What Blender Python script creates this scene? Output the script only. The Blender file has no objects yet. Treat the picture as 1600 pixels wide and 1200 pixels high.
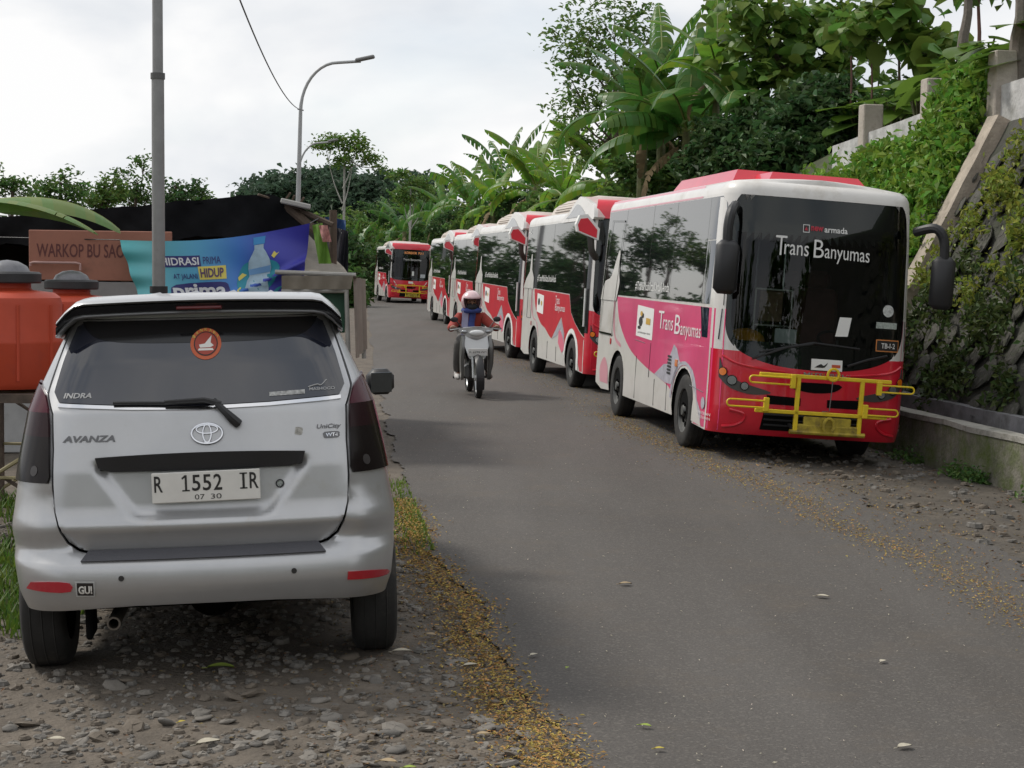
import bpy, math, random
import numpy as np
from math import sin, cos, pi, radians, atan, atan2, sqrt, hypot
from mathutils import Matrix, Vector
SC = bpy.context.scene
COL = SC.collection
random.seed(7); RN = np.random.default_rng(11)

# ------------------------------------------------------------------ camera
F_PX, PITCH, ROLL, CAM_H = 2600.0, atan(185/2600.0), radians(.8), 1.82
cd = bpy.data.cameras.new('camera'); cam = bpy.data.objects.new('camera', cd); COL.objects.link(cam)
cd.sensor_fit = 'HORIZONTAL'; cd.sensor_width = 36; cd.lens = 36*F_PX/1600
cd.clip_start = .1; cd.clip_end = 3000
cam.matrix_world = Matrix.Translation((0, 0, CAM_H)) @ Matrix.Rotation(pi/2-PITCH, 4, 'X') @ Matrix.Rotation(ROLL, 4, 'Z')
SC.camera = cam
SC.render.resolution_x, SC.render.resolution_y = 1024, 768

# ------------------------------------------------------------------ sky and sun (bright broken overcast)
SUN = Vector((-.62, .34, .74)).normalized()
wd = bpy.data.worlds.new('World'); SC.world = wd; wd.use_nodes = True
nt = wd.node_tree; nt.nodes.clear(); N = nt.nodes.new; Lk = nt.links.new
wo = N('ShaderNodeOutputWorld'); sky = N('ShaderNodeTexSky'); sky.sky_type = 'NISHITA'; sky.sun_disc = False
sky.sun_elevation = math.asin(SUN.z); sky.sun_rotation = atan2(SUN.x, SUN.y)
b1 = N('ShaderNodeBackground'); b1.inputs[1].default_value = .12; Lk(sky.outputs[0], b1.inputs[0])
tc = N('ShaderNodeTexCoord'); mp = N('ShaderNodeMapping'); mp.inputs['Scale'].default_value = (1, 1, 2.3); mp.inputs['Location'].default_value = (.35, .1, .2)
Lk(tc.outputs['Generated'], mp.inputs[0])
nz = N('ShaderNodeTexNoise'); nz.inputs['Scale'].default_value = 3.4; nz.inputs['Detail'].default_value = 7; nz.inputs['Roughness'].default_value = .48
nz.inputs['Distortion'].default_value = .3; Lk(mp.outputs[0], nz.inputs[0])
r1 = N('ShaderNodeValToRGB'); r1.color_ramp.elements[0].position = .36; r1.color_ramp.elements[0].color = (.60, .645, .71, 1)
r1.color_ramp.elements[1].position = .56; r1.color_ramp.elements[1].color = (.93, .93, .93, 1); Lk(nz.outputs[0], r1.inputs[0])
b2 = N('ShaderNodeBackground'); b2.inputs[1].default_value = .97; Lk(r1.outputs[0], b2.inputs[0])
nz2 = N('ShaderNodeTexNoise'); nz2.inputs['Scale'].default_value = 2.6; nz2.inputs['Detail'].default_value = 5; Lk(mp.outputs[0], nz2.inputs[0])
r2 = N('ShaderNodeValToRGB'); r2.color_ramp.elements[0].position = .30; r2.color_ramp.elements[0].color = (.62, .62, .62, 1)
r2.color_ramp.elements[1].position = .46; r2.color_ramp.elements[1].color = (1, 1, 1, 1); Lk(nz2.outputs[0], r2.inputs[0])
mx = N('ShaderNodeMixShader'); Lk(r2.outputs[0], mx.inputs[0]); Lk(b1.outputs[0], mx.inputs[1]); Lk(b2.outputs[0], mx.inputs[2]); Lk(mx.outputs[0], wo.inputs[0])
sl = bpy.data.lights.new('sun', 'SUN'); sl.energy = 2.3; sl.angle = radians(11); sl.color = (1, .95, .87)
so = bpy.data.objects.new('sun', sl); COL.objects.link(so); so.rotation_euler = SUN.to_track_quat('Z', 'Y').to_euler(); so.location = (-6, 0, 12)
vs = SC.view_settings; vs.view_transform = 'Standard'; vs.look = 'None'; vs.exposure = 0.14; vs.gamma = 1; vs.use_curve_mapping = False
SC.cycles.max_bounces = 6; SC.cycles.transparent_max_bounces = 12

# ------------------------------------------------------------------ pixel helpers (photo pixels, 1600x1200)
def ray(x, y):
    u = (x-800)/F_PX; v = (600-y)/F_PX
    a = u*cos(ROLL)-v*sin(ROLL); b = u*sin(ROLL)+v*cos(ROLL)
    return Vector((a, cos(PITCH)+b*sin(PITCH), -sin(PITCH)+b*cos(PITCH)))
def at(x, y, D):
    d = ray(x, y); return Vector((0, 0, CAM_H)) + d*(D/d.y)
def on_ground(x, y, z=0.0):
    d = ray(x, y); return Vector((0, 0, CAM_H)) + d*((z-CAM_H)/d.z)

# ------------------------------------------------------------------ materials
MATS = {}
def mat(name, col, rough=.6, metal=0., var=.0, vscale=6., bump=0., bscale=60., spec=.5, coat=0., island=0., trans=0., ior=1.5, dirt=None, dscale=3., alpha=1., subs=0.):
    if name in MATS: return MATS[name]
    m = bpy.data.materials.new(name); MATS[name] = m; m.use_nodes = True
    n = m.node_tree.nodes; l = m.node_tree.links; p = n['Principled BSDF']
    p.inputs['Base Color'].default_value = (*col, 1); p.inputs['Roughness'].default_value = rough; p.inputs['Metallic'].default_value = metal
    p.inputs['Specular IOR Level'].default_value = spec; p.inputs['Coat Weight'].default_value = coat; p.inputs['Coat Roughness'].default_value = .06
    p.inputs['IOR'].default_value = ior; p.inputs['Transmission Weight'].default_value = trans; p.inputs['Alpha'].default_value = alpha
    tcn = n.new('ShaderNodeTexCoord'); cur = None
    def setcol(sock):
        nonlocal cur; cur = sock
    if var > 0:
        t = n.new('ShaderNodeTexNoise'); t.inputs['Scale'].default_value = vscale; t.inputs['Detail'].default_value = 6; t.inputs['Roughness'].default_value = .65
        l.new(tcn.outputs['Object'], t.inputs[0])
        r = n.new('ShaderNodeValToRGB'); e = r.color_ramp.elements
        e[0].position = .3; e[1].position = .7
        e[0].color = (*[max(0, c*(1-var)) for c in col], 1); e[1].color = (*[min(1, c*(1+var)) for c in col], 1)
        l.new(t.outputs[0], r.inputs[0]); setcol(r.outputs[0])
    if dirt is not None:
        t = n.new('ShaderNodeTexNoise'); t.inputs['Scale'].default_value = dscale; t.inputs['Detail'].default_value = 8; t.inputs['Roughness'].default_value = .7
        l.new(tcn.outputs['Object'], t.inputs[0])
        r = n.new('ShaderNodeValToRGB'); r.color_ramp.elements[0].position = dirt[3]; r.color_ramp.elements[1].position = min(1, dirt[3]+.22)
        l.new(t.outputs[0], r.inputs[0])
        x = n.new('ShaderNodeMix'); x.data_type = 'RGBA'; l.new(r.outputs[0], x.inputs[0])
        if cur: l.new(cur, x.inputs[6])
        else: x.inputs[6].default_value = (*col, 1)
        x.inputs[7].default_value = (*dirt[:3], 1); setcol(x.outputs[2])
    if island > 0:
        g = n.new('ShaderNodeNewGeometry'); hs = n.new('ShaderNodeHueSaturation')
        mr = n.new('ShaderNodeMapRange'); mr.inputs[3].default_value = 1-island; mr.inputs[4].default_value = 1+island
        l.new(g.outputs['Random Per Island'], mr.inputs[0]); l.new(mr.outputs[0], hs.inputs['Value'])
        mr2 = n.new('ShaderNodeMapRange'); mr2.inputs[3].default_value = .5-.035; mr2.inputs[4].default_value = .5+.03
        mm = n.new('ShaderNodeMath'); mm.operation = 'FRACT'; m3 = n.new('ShaderNodeMath'); m3.operation = 'MULTIPLY'; m3.inputs[1].default_value = 7.31
        l.new(g.outputs['Random Per Island'], m3.inputs[0]); l.new(m3.outputs[0], mm.inputs[0]); l.new(mm.outputs[0], mr2.inputs[0]); l.new(mr2.outputs[0], hs.inputs['Hue'])
        if cur: l.new(cur, hs.inputs['Color'])
        else: hs.inputs['Color'].default_value = (*col, 1)
        setcol(hs.outputs[0])
    if cur: l.new(cur, p.inputs['Base Color'])
    if bump > 0:
        t = n.new('ShaderNodeTexNoise'); t.inputs['Scale'].default_value = bscale; t.inputs['Detail'].default_value = 5
        l.new(tcn.outputs['Object'], t.inputs[0]); b = n.new('ShaderNodeBump'); b.inputs['Strength'].default_value = bump; b.inputs['Distance'].default_value = .02
        l.new(t.outputs[0], b.inputs['Height']); l.new(b.outputs[0], p.inputs['Normal'])
    if subs > 0:   # leaves let light through
        tr = n.new('ShaderNodeBsdfTranslucent'); ms = n.new('ShaderNodeMixShader'); ms.inputs[0].default_value = subs
        if cur: l.new(cur, tr.inputs[0])
        else: tr.inputs[0].default_value = (*col, 1)
        l.new(p.outputs[0], ms.inputs[1]); l.new(tr.outputs[0], ms.inputs[2])
        l.new(ms.outputs[0], n['Material Output'].inputs[0])
    return m
def leafmat(name, col, isl=.35, subs=.35, rough=.5):
    return mat(name, col, rough, island=isl, subs=subs, spec=.35)

# ------------------------------------------------------------------ objects
def link(o, parent=None):
    COL.objects.link(o); o.parent = parent; return o
def tag(o, label=None, cat=None, group=None, kind=None):
    if label: o['label'] = label
    if cat: o['category'] = cat
    if group: o['group'] = group
    if kind: o['kind'] = kind
    return o
def empty(name, M=None, label=None, cat=None, group=None):
    o = bpy.data.objects.new(name, None); o.empty_display_size = .2; link(o)
    if M is not None: o.matrix_world = M
    return tag(o, label, cat, group)
def mesh_obj(name, V, F, m, parent=None, smooth=True, sharp=35):
    me = bpy.data.meshes.new(name); me.from_pydata([tuple(v) for v in V], [], F); me.validate(); me.update()
    ms = m if isinstance(m, (list, tuple)) else [m]
    for x in ms: me.materials.append(x)
    if smooth:
        me.polygons.foreach_set('use_smooth', [True]*len(me.polygons))
        if sharp: me.set_sharp_from_angle(angle=radians(sharp))
    return link(bpy.data.objects.new(name, me), parent)
def fast_mesh(name, V, F, m, parent=None, smooth=False):
    """V (n,3), F (k,c) arrays"""
    V = np.asarray(V, np.float32); F = np.asarray(F, np.int32); k, c = F.shape
    me = bpy.data.meshes.new(name); me.vertices.add(len(V)); me.vertices.foreach_set('co', V.ravel())
    me.loops.add(k*c); me.loops.foreach_set('vertex_index', F.ravel()); me.polygons.add(k)
    me.polygons.foreach_set('loop_start', np.arange(0, k*c, c, dtype=np.int32))
    me.polygons.foreach_set('use_smooth', np.full(k, smooth))
    me.update(calc_edges=True); me.validate(); me.materials.append(m)
    return link(bpy.data.objects.new(name, me), parent)
def copy_tree(o, parent=None, M=None):
    c = o.copy(); COL.objects.link(c); c.parent = parent
    if M is not None: c.matrix_world = M
    for ch in list(o.children): copy_tree(ch, c)
    return c

class MB:
    def __init__(s): s.V = []; s.F = []
    def add(s, V, F):
        k = len(s.V); s.V += [Vector(v) for v in V]; s.F += [tuple(i+k for i in f) for f in F]; return s
    def box(s, c, d, M=None, b=0.0):
        hx, hy, hz = d[0]/2, d[1]/2, d[2]/2; c = Vector(c)
        if b <= 0:
            V = [Vector((x*hx, y*hy, z*hz)) for z in (-1, 1) for y in (-1, 1) for x in (-1, 1)]
            F = [(0, 2, 3, 1), (4, 5, 7, 6), (0, 1, 5, 4), (2, 6, 7, 3), (0, 4, 6, 2), (1, 3, 7, 5)]
        else:
            b = min(b, hx*.9, hy*.9, hz*.9); V = []; ix = {}
            for z in (-1, 1):
                for y in (-1, 1):
                    for x in (-1, 1):
                        for ax in range(3):
                            p = [x*(hx-b), y*(hy-b), z*(hz-b)]; p[ax] = (x*hx, y*hy, z*hz)[ax]
                            ix[(x, y, z, ax)] = len(V); V.append(Vector(p))
            F = []
            sq = [(-1, -1), (1, -1), (1, 1), (-1, 1)]
            for ax in range(3):
                for sg in (-1, 1):
                    f = []
                    for p, q in sq:
                        t = [p, q]; t.insert(ax, sg); f.append(ix[(*t, ax)])
                    F.append(tuple(f))
            for ax in range(3):
                o1, o2 = [k for k in range(3) if k != ax]
                for p, q in sq:
                    e = []
                    for sg in (-1, 1):
                        t = [0, 0, 0]; t[ax] = sg; t[o1] = p; t[o2] = q; e.append(tuple(t))
                    F.append((ix[(*e[0], o1)], ix[(*e[1], o1)], ix[(*e[1], o2)], ix[(*e[0], o2)]))
            for x in (-1, 1):
                for y in (-1, 1):
                    for z in (-1, 1): F.append(tuple(ix[(x, y, z, a)] for a in range(3)))
            G = []
            for f in F:
                cc = sum((V[i] for i in f), Vector())/len(f); n = (V[f[1]]-V[f[0]]).cross(V[f[2]]-V[f[0]])
                G.append(f if n.dot(cc) > 0 else f[::-1])
            F = G
        V = [(M @ v if M else v) + c for v in V]
        return s.add(V, F)
    def tube(s, pts, r, n=8, caps=True, closed=False):
        pts = [Vector(p) for p in pts]; m = len(pts); rr = r if isinstance(r, (list, tuple)) else [r]*m
        V = []; up = None
        for i, p in enumerate(pts):
            if closed: t = pts[(i+1) % m]-pts[i-1]
            else: t = pts[min(i+1, m-1)]-pts[max(i-1, 0)]
            t = t.normalized() if t.length > 1e-9 else Vector((0, 0, 1))
            if up is None:
                a = Vector((0, 0, 1)) if abs(t.z) < .9 else Vector((1, 0, 0)); up = (a-t*a.dot(t)).normalized()
            else:
                up = up-t*up.dot(t); up = up.normalized() if up.length > 1e-6 else t.orthogonal().normalized()
            w = t.cross(up)
            for k in range(n): V.append(p+(up*cos(2*pi*k/n)+w*sin(2*pi*k/n))*rr[i])
        F = []
        for i in range(m if closed else m-1):
            j = (i+1) % m
            for k in range(n): F.append((i*n+k, i*n+(k+1) % n, j*n+(k+1) % n, j*n+k))
        if caps and not closed: F += [tuple(range(n))[::-1], tuple((m-1)*n+k for k in range(n))]
        return s.add(V, F)
    def lathe(s, prof, n=24, M=None, c=(0, 0, 0), caps=False):
        """prof [(r,h)] about local z"""
        V = []; c = Vector(c)
        for r, h in prof:
            for k in range(n):
                v = Vector((r*cos(2*pi*k/n), r*sin(2*pi*k/n), h)); V.append((M @ v if M else v)+c)
        F = [(i*n+k, i*n+(k+1) % n, (i+1)*n+(k+1) % n, (i+1)*n+k) for i in range(len(prof)-1) for k in range(n)]
        if caps: F += [tuple(range(n))[::-1], tuple((len(prof)-1)*n+k for k in range(n))]
        return s.add(V, F)
    def ell(s, c, r, n=12, m=8, M=None):
        prof = [(max(1e-4, sin(pi*i/m)), -cos(pi*i/m)) for i in range(m+1)]; V = []
        for a, h in prof:
            for k in range(n):
                v = Vector((a*cos(2*pi*k/n)*r[0], a*sin(2*pi*k/n)*r[1], h*r[2])); V.append((M @ v if M else v)+Vector(c))
        return s.add(V, [(i*n+k, i*n+(k+1) % n, (i+1)*n+(k+1) % n, (i+1)*n+k) for i in range(m) for k in range(n)])
    def prism(s, poly, f, d0, d1):
        """poly 2D points; f(u,v,d) -> 3D"""
        n = len(poly); V = [f(u, v, d0) for u, v in poly]+[f(u, v, d1) for u, v in poly]
        F = [tuple(range(n))[::-1], tuple(range(n, 2*n))]+[(i, (i+1) % n, n+(i+1) % n, n+i) for i in range(n)]
        return s.add(V, F)
    def grid(s, f, nu, nv):
        V = [f(i/nu, j/nv) for j in range(nv+1) for i in range(nu+1)]
        return s.add(V, [(j*(nu+1)+i, j*(nu+1)+i+1, (j+1)*(nu+1)+i+1, (j+1)*(nu+1)+i) for j in range(nv) for i in range(nu)])
    def build(s, name, m, parent=None, smooth=True, sharp=35, **kw):
        return tag(mesh_obj(name, s.V, s.F, m, parent, smooth, sharp), **kw)
AXX = Matrix.Rotation(pi/2, 3, 'Y')      # local z -> world x
AXY = Matrix.Rotation(-pi/2, 3, 'X')     # local z -> world y

# lettering: flat font meshes mapped on surfaces
_TX = {}
def glyphs(s, bold=0.0):
    if (s, bold) not in _TX:
        c = bpy.data.curves.new('t', 'FONT'); c.body = s; c.offset = bold; c.resolution_u = 3; c.fill_mode = 'FRONT'
        o = bpy.data.objects.new('t', c); COL.objects.link(o); bpy.context.view_layer.update()
        dg = bpy.context.evaluated_depsgraph_get(); me = o.evaluated_get(dg).to_mesh()
        V = np.array([v.co[:2] for v in me.vertices]) if len(me.vertices) else np.zeros((0, 2)); F = [tuple(p.vertices) for p in me.polygons]
        o.evaluated_get(dg).to_mesh_clear(); COL.objects.unlink(o); bpy.data.objects.remove(o); bpy.data.curves.remove(c)
        lo, hi = V.min(0), V.max(0); _TX[(s, bold)] = ((V-lo)/(hi-lo), F)
    return _TX[(s, bold)]
def lettering(name, s, f, u0, v0, w, h, m, parent, bold=.0, shear=0., du=0., **kw):
    """f(u,v)->3D; box from (u0,v0) spanning w,h; du tilts the base line"""
    V, F = glyphs(s, bold)
    P = [f(u0+x*w+shear*y*h, v0+y*h+du*x*w) for x, y in V]
    return tag(mesh_obj(name, P, F, m, parent, smooth=False), **kw)

# polygons clipped to a grid and wrapped on a surface
def area2(p): return sum(p[i][0]*p[(i+1) % len(p)][1]-p[(i+1) % len(p)][0]*p[i][1] for i in range(len(p)))
def clip_ax(p, ax, v, keep_gt):
    o = []
    for i in range(len(p)):
        a, b = p[i], p[(i+1) % len(p)]; da, db = a[ax]-v, b[ax]-v
        if not keep_gt: da, db = -da, -db
        if da >= 0: o.append(a)
        if (da > 0 and db < 0) or (da < 0 and db > 0):
            t = da/(da-db); q = [a[0]+(b[0]-a[0])*t, a[1]+(b[1]-a[1])*t]; q[ax] = v; o.append(tuple(q))
    return o
def tessellate(poly, cu, cv):
    if area2(poly) < 0: poly = poly[::-1]
    us = [p[0] for p in poly]; out = []
    u0, u1 = min(us), max(us); nu = max(1, math.ceil((u1-u0)/cu-1e-9))
    for i in range(nu):
        a, b = u0+(u1-u0)*i/nu, u0+(u1-u0)*(i+1)/nu
        col = clip_ax(clip_ax(poly, 0, a, True), 0, b, False)
        if len(col) < 3: continue
        v0 = math.floor(min(p[1] for p in col)/cv); v1 = math.ceil(max(p[1] for p in col)/cv)
        for j in range(v0, v1):
            c = clip_ax(clip_ax(col, 1, j*cv, True), 1, (j+1)*cv, False)
            d = []
            for q in c:
                if not d or abs(q[0]-d[-1][0])+abs(q[1]-d[-1][1]) > 1e-6: d.append(q)
            if len(d) > 2 and abs(d[0][0]-d[-1][0])+abs(d[0][1]-d[-1][1]) < 1e-6: d.pop()
            if len(d) > 2 and abs(area2(d)) > 1e-9: out.append(d)
    return out
class Loft:
    """A body lofted from level rings: near face at y0(z), far face near L, half width hw(z)."""
    def __init__(s, hwref, L, r0, r1, phi, hw, y0, y1=None, wn=1.2, wf=2.4, disp=None):
        s.hwref, s.L, s.hw, s.y0, s.y1, s.wn, s.wf, s.disp = hwref, L, hw, y0, y1, wn, wf, disp
        pts = []; xe = hwref-r0*(1-sin(phi)); Rb = xe/sin(phi)
        for i in range(13): t = phi*i/12; pts.append((Rb*sin(t), Rb*(1-cos(t))))
        x0, yy = pts[-1]; cx, cy = x0-r0*sin(phi), yy+r0*cos(phi)
        for i in range(1, 15): t = phi+(pi/2-phi)*i/14; pts.append((cx+r0*sin(t), cy-r0*cos(t)))
        s.ys = pts[-1][1]; pts.append((hwref, L-r1))
        for i in range(1, 9): t = pi/2*i/8; pts.append((hwref-r1+r1*cos(t), L-r1+r1*sin(t)))
        pts.append((0, L)); p = np.array(pts); s.pl = p
        s.A = np.concatenate([[0], np.cumsum(np.hypot(*np.diff(p, axis=0).T))]); s.amax = s.A[-1]
        k = 27; s.aside = s.A[k-1]
    def ay(s, y): return float(s.aside+(y-s.ys))           # arc length on the straight side
    def raw(s, a, z):
        a = np.asarray(a, float); z = np.asarray(z, float); aa = np.abs(a)
        x = np.interp(aa, s.A, s.pl[:, 0]); yb = np.interp(aa, s.A, s.pl[:, 1])
        x = x*s.hw(z)/s.hwref
        y = yb+s.y0(z)*np.clip(1-yb/s.wn, 0, 1)
        if s.y1 is not None: y = y+(s.y1(z)-s.L)*np.clip(1-(s.L-yb)/s.wf, 0, 1)
        if s.disp is not None: y = y+s.disp(np.sign(a)*x, yb, z)
        return np.stack([np.where(a < 0, -x, x), y, z], -1)
    def S(s, a, z, off=0.0):
        a = np.asarray(a, float); z = np.asarray(z, float); p = s.raw(a, z)
        if off == 0: return p
        h = 4e-3; n = np.cross(s.raw(a+h, z)-s.raw(a-h, z), s.raw(a, z+h)-s.raw(a, z-h)); n /= np.linalg.norm(n, axis=-1, keepdims=True)+1e-12
        return p+n*off
    def patch(s, polys, off=0.0, cu=.08, cv=.08, rim=0.0):
        """polys in (a,z) -> V,F"""
        if not isinstance(polys[0][0], (list, tuple)): polys = [polys]
        key = {}; A = []; F = []
        for poly in polys:
            for c in tessellate([tuple(q) for q in poly], cu, cv):
                f = []
                for q in c:
                    k = (round(q[0], 4), round(q[1], 4))
                    if k not in key: key[k] = len(A); A.append(q)
                    if not f or f[-1] != key[k]: f.append(key[k])
                if len(f) > 2 and f[0] == f[-1]: f.pop()
                if len(f) > 2 and len(set(f)) == len(f): F.append(tuple(f))
        A = np.array(A); V = s.S(A[:, 0], A[:, 1], off)
        if rim > 0:
            cnt = {}
            for f in F:
                for i in range(len(f)):
                    e = (f[i], f[(i+1) % len(f)]); kk = (min(e), max(e)); cnt.setdefault(kk, []).append(e)
            W = s.S(A[:, 0], A[:, 1], off-rim); n = len(V); V = np.concatenate([V, W])
            for kk, es in cnt.items():
                if len(es) == 1: i, j = es[0]; F.append((j, i, n+i, n+j))
        return V, F
    def ring(s, z, n=96, off=0.0):
        a = np.linspace(-s.amax, s.amax, n, endpoint=False); return s.S(a, np.full(n, z), off)
    def roof(s, z0, r, crown, n=96, steps=5, off=0.):
        base = s.ring(z0, n, off); nx = np.roll(base, -1, 0)-np.roll(base, 1, 0)
        inn = np.stack([nx[:, 1], -nx[:, 0]], -1); inn /= np.linalg.norm(inn, axis=1, keepdims=True)+1e-9
        ctr = base[:, :2].mean(0)
        if ((base[:, :2]+inn*.01-ctr)**2).sum() > ((base[:, :2]-ctr)**2).sum(): inn = -inn
        rings = []
        for k in range(steps+1):
            t = pi/2*k/steps; q = base.copy(); q[:, :2] += inn*r*(1-cos(t)); q[:, 2] = z0+r*sin(t); rings.append(q)
        top = rings[-1]
        for sc in (.8, .55, .28, .0):
            q = top.copy(); q[:, 0] *= sc; q[:, 2] += crown*(1-sc*sc); rings.append(q)
        V = np.concatenate(rings); F = [(i*n+k, i*n+(k+1) % n, (i+1)*n+(k+1) % n, (i+1)*n+k) for i in range(len(rings)-1) for k in range(n)]
        return V, F
def lerpf(*kv):
    zs = [k for k, _ in kv]; vv = [v for _, v in kv]
    return lambda z: np.interp(z, zs, vv)
def frame(pos, heading, lean=0., pit=0.):
    return Matrix.Translation(pos) @ Matrix.Rotation(radians(heading), 4, 'Z') @ Matrix.Rotation(radians(lean), 4, 'Y') @ Matrix.Rotation(radians(pit), 4, 'X')
def arc(cx, cy, r, a0, a1, n=10): return [(cx+r*cos(radians(a0+(a1-a0)*i/n)), cy+r*sin(radians(a0+(a1-a0)*i/n))) for i in range(n+1)]
def smooth_poly(p, n=6):
    """closed Catmull-Rom through points"""
    o = []; m = len(p)
    for i in range(m):
        a, b, c, d = [np.array(p[(i+k-1) % m], float) for k in range(4)]
        for j in range(n):
            t = j/n; o.append(tuple(.5*((2*b)+(-a+c)*t+(2*a-5*b+4*c-d)*t*t+(-a+3*b-3*c+d)*t**3)))
    return o
def spline(p, n=6):
    o = []; m = len(p); p = [np.array(q, float) for q in p]
    for i in range(m-1):
        a, b, c, d = p[max(i-1, 0)], p[i], p[i+1], p[min(i+2, m-1)]
        for j in range(n):
            t = j/n; o.append(tuple(.5*((2*b)+(-a+c)*t+(2*a-5*b+4*c-d)*t*t+(-a+3*b-3*c+d)*t**3)))
    o.append(tuple(p[-1])); return o
# ------------------------------------------------------------------ ground, road, verges
XL = lerpf((0, .9), (3, .62), (5.94, .22), (7.6, 0), (9.27, -.27), (10.76, -.53), (14.4, -.96), (19, -1.43), (30, -2.5), (69.6, -6.1), (85, -7.3), (96, -7.0), (104, -4.5), (112, 0), (125, 9))
XR = lerpf((0, 4.8), (5, 4.1), (10.6, 3.15), (14.8, 2.50), (18, 2.15), (25, 1.75), (35, .85), (50, -.75), (70, -2.9), (85, -3.4), (92, -2.6), (98, .5), (104, 5), (112, 12), (125, 26))
XW = lerpf((3, 6.3), (14.4, 4.46), (16.7, 4.1), (24, 3.2), (32, 2.35), (42, 1.4), (50, .45), (60, -.6), (78, -2.3), (95, -2.0))
HH = lerpf((0, 4.4), (20, 3.6), (30, 3.1), (44, 2.2), (60, 1.3), (80, .9), (95, .1))
def hash2(x, y): return sin(x*12.9898+y*78.233)*43758.5453 % 1.0
def wob(x, y): return .5*sin(x*3.1+y*1.7)+.3*sin(x*7.3-y*4.1+1)+.2*sin(x*13.7+y*11.1)
def gz(x, y):
    l, r = float(XL(y)), float(XR(y))
    if x < l: return -.012-.030*min(l-x, 5)+.006*wob(x, y)*min(1, (l-x)*4)
    if x > r: return -.008-.055*min(x-r, 2.3)+.012*wob(x*2, y*2)*min(1, (x-r)*4)
    return 0.0
def strip(name, fl, fr, ys, nx, zf, m, curve=lambda t: t):
    V = []; 
    for y in ys:
        a, b = fl(y), fr(y)
        for i in range(nx+1):
            x = a+(b-a)*curve(i/nx); V.append((x, y, zf(x, y)))
    n = nx+1
    F = [(j*n+i, j*n+i+1, (j+1)*n+i+1, (j+1)*n+i) for j in range(len(ys)-1) for i in range(nx)]
    o = mesh_obj(name, V, F, m, smooth=True, sharp=None); o['kind'] = 'structure'; return o
def asphalt():
    m = mat('asphalt', (.105, .098, .092), .85); n = m.node_tree.nodes; l = m.node_tree.links; p = n['Principled BSDF']
    tc = n.new('ShaderNodeTexCoord')
    def nz(sc, d, r=.6):
        t = n.new('ShaderNodeTexNoise'); t.inputs['Scale'].default_value = sc; t.inputs['Detail'].default_value = d; t.inputs['Roughness'].default_value = r
        l.new(tc.outputs['Object'], t.inputs[0]); return t
    a = nz(.55, 5); mpp = n.new('ShaderNodeMapping'); mpp.inputs['Scale'].default_value = (1.6, .22, 1); mpp.inputs['Rotation'].default_value = (0, 0, radians(-7)); l.new(tc.outputs['Object'], mpp.inputs[0]); l.new(mpp.outputs[0], a.inputs[0]); b = nz(85, 3, .8); v = n.new('ShaderNodeTexVoronoi'); v.inputs['Scale'].default_value = 90; l.new(tc.outputs['Object'], v.inputs[0])
    ra = n.new('ShaderNodeValToRGB'); ra.color_ramp.elements[0].position = .35; ra.color_ramp.elements[0].color = (.066, .058, .051, 1); ra.color_ramp.elements[1].position = .68; ra.color_ramp.elements[1].color = (.096, .087, .079, 1); l.new(a.outputs[0], ra.inputs[0])
    rb = n.new('ShaderNodeValToRGB'); rb.color_ramp.elements[0].position = .3; rb.color_ramp.elements[0].color = (.62, .62, .62, 1); rb.color_ramp.elements[1].position = .75; rb.color_ramp.elements[1].color = (1.3, 1.3, 1.3, 1); l.new(b.outputs[0], rb.inputs[0])
    mx = n.new('ShaderNodeMix'); mx.data_type = 'RGBA'; mx.blend_type = 'MULTIPLY'; mx.inputs[0].default_value = 1; l.new(ra.outputs[0], mx.inputs[6]); l.new(rb.outputs[0], mx.inputs[7])
    # pale stone chips
    rv = n.new('ShaderNodeValToRGB'); rv.color_ramp.elements[0].position = .82; rv.color_ramp.elements[0].color = (0, 0, 0, 1); rv.color_ramp.elements[1].position = .93; rv.color_ramp.elements[1].color = (1, 1, 1, 1)
    sp = n.new('ShaderNodeSeparateColor'); l.new(v.outputs['Color'], sp.inputs[0]); l.new(sp.outputs[0], rv.inputs[0])
    m2 = n.new('ShaderNodeMix'); m2.data_type = 'RGBA'; m2.inputs[7].default_value = (.17, .155, .135, 1)
    mf = n.new('ShaderNodeMath'); mf.operation = 'MULTIPLY'; mf.inputs[1].default_value = .35; l.new(rv.outputs[0], mf.inputs[0]); l.new(mf.outputs[0], m2.inputs[0]); l.new(mx.outputs[2], m2.inputs[6])
    # brown dust drifting in from the edges
    d = nz(1.6, 7, .7); rd = n.new('ShaderNodeValToRGB'); rd.color_ramp.elements[0].position = .52; rd.color_ramp.elements[0].color = (0, 0, 0, 1); rd.color_ramp.elements[1].position = .72; rd.color_ramp.elements[1].color = (.5, .5, .5, 1); l.new(d.outputs[0], rd.inputs[0])
    m3 = n.new('ShaderNodeMix'); m3.data_type = 'RGBA'; m3.inputs[7].default_value = (.098, .078, .058, 1); l.new(rd.outputs[0], m3.inputs[0]); l.new(m2.outputs[2], m3.inputs[6])
    l.new(m3.outputs[2], p.inputs['Base Color'])
    bp = n.new('ShaderNodeBump'); bp.inputs['Strength'].default_value = .55; bp.inputs['Distance'].default_value = .006; l.new(b.outputs[0], bp.inputs['Height']); l.new(bp.outputs[0], p.inputs['Normal'])
    return m
ys = np.concatenate([np.arange(0, 30, .06), np.arange(30, 126, 2.0)])
edge = lambda y: .035*sin(y*2.3)+.022*sin(y*5.1+1)+.012*sin(y*13.)+.010*sin(y*29+2)
strip('road', lambda y: float(XL(y))+edge(y), lambda y: float(XR(y))+2*edge(y+9), ys, 10, lambda x, y: .012-.0035*abs(x-(float(XL(y))+float(XR(y)))/2)**2*.4, asphalt())
m_dirt = mat('packed_dirt', (.118, .098, .077), .95, var=.35, vscale=4, bump=.9, bscale=35, dirt=(.06, .055, .046, .55), dscale=2.2)
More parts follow.
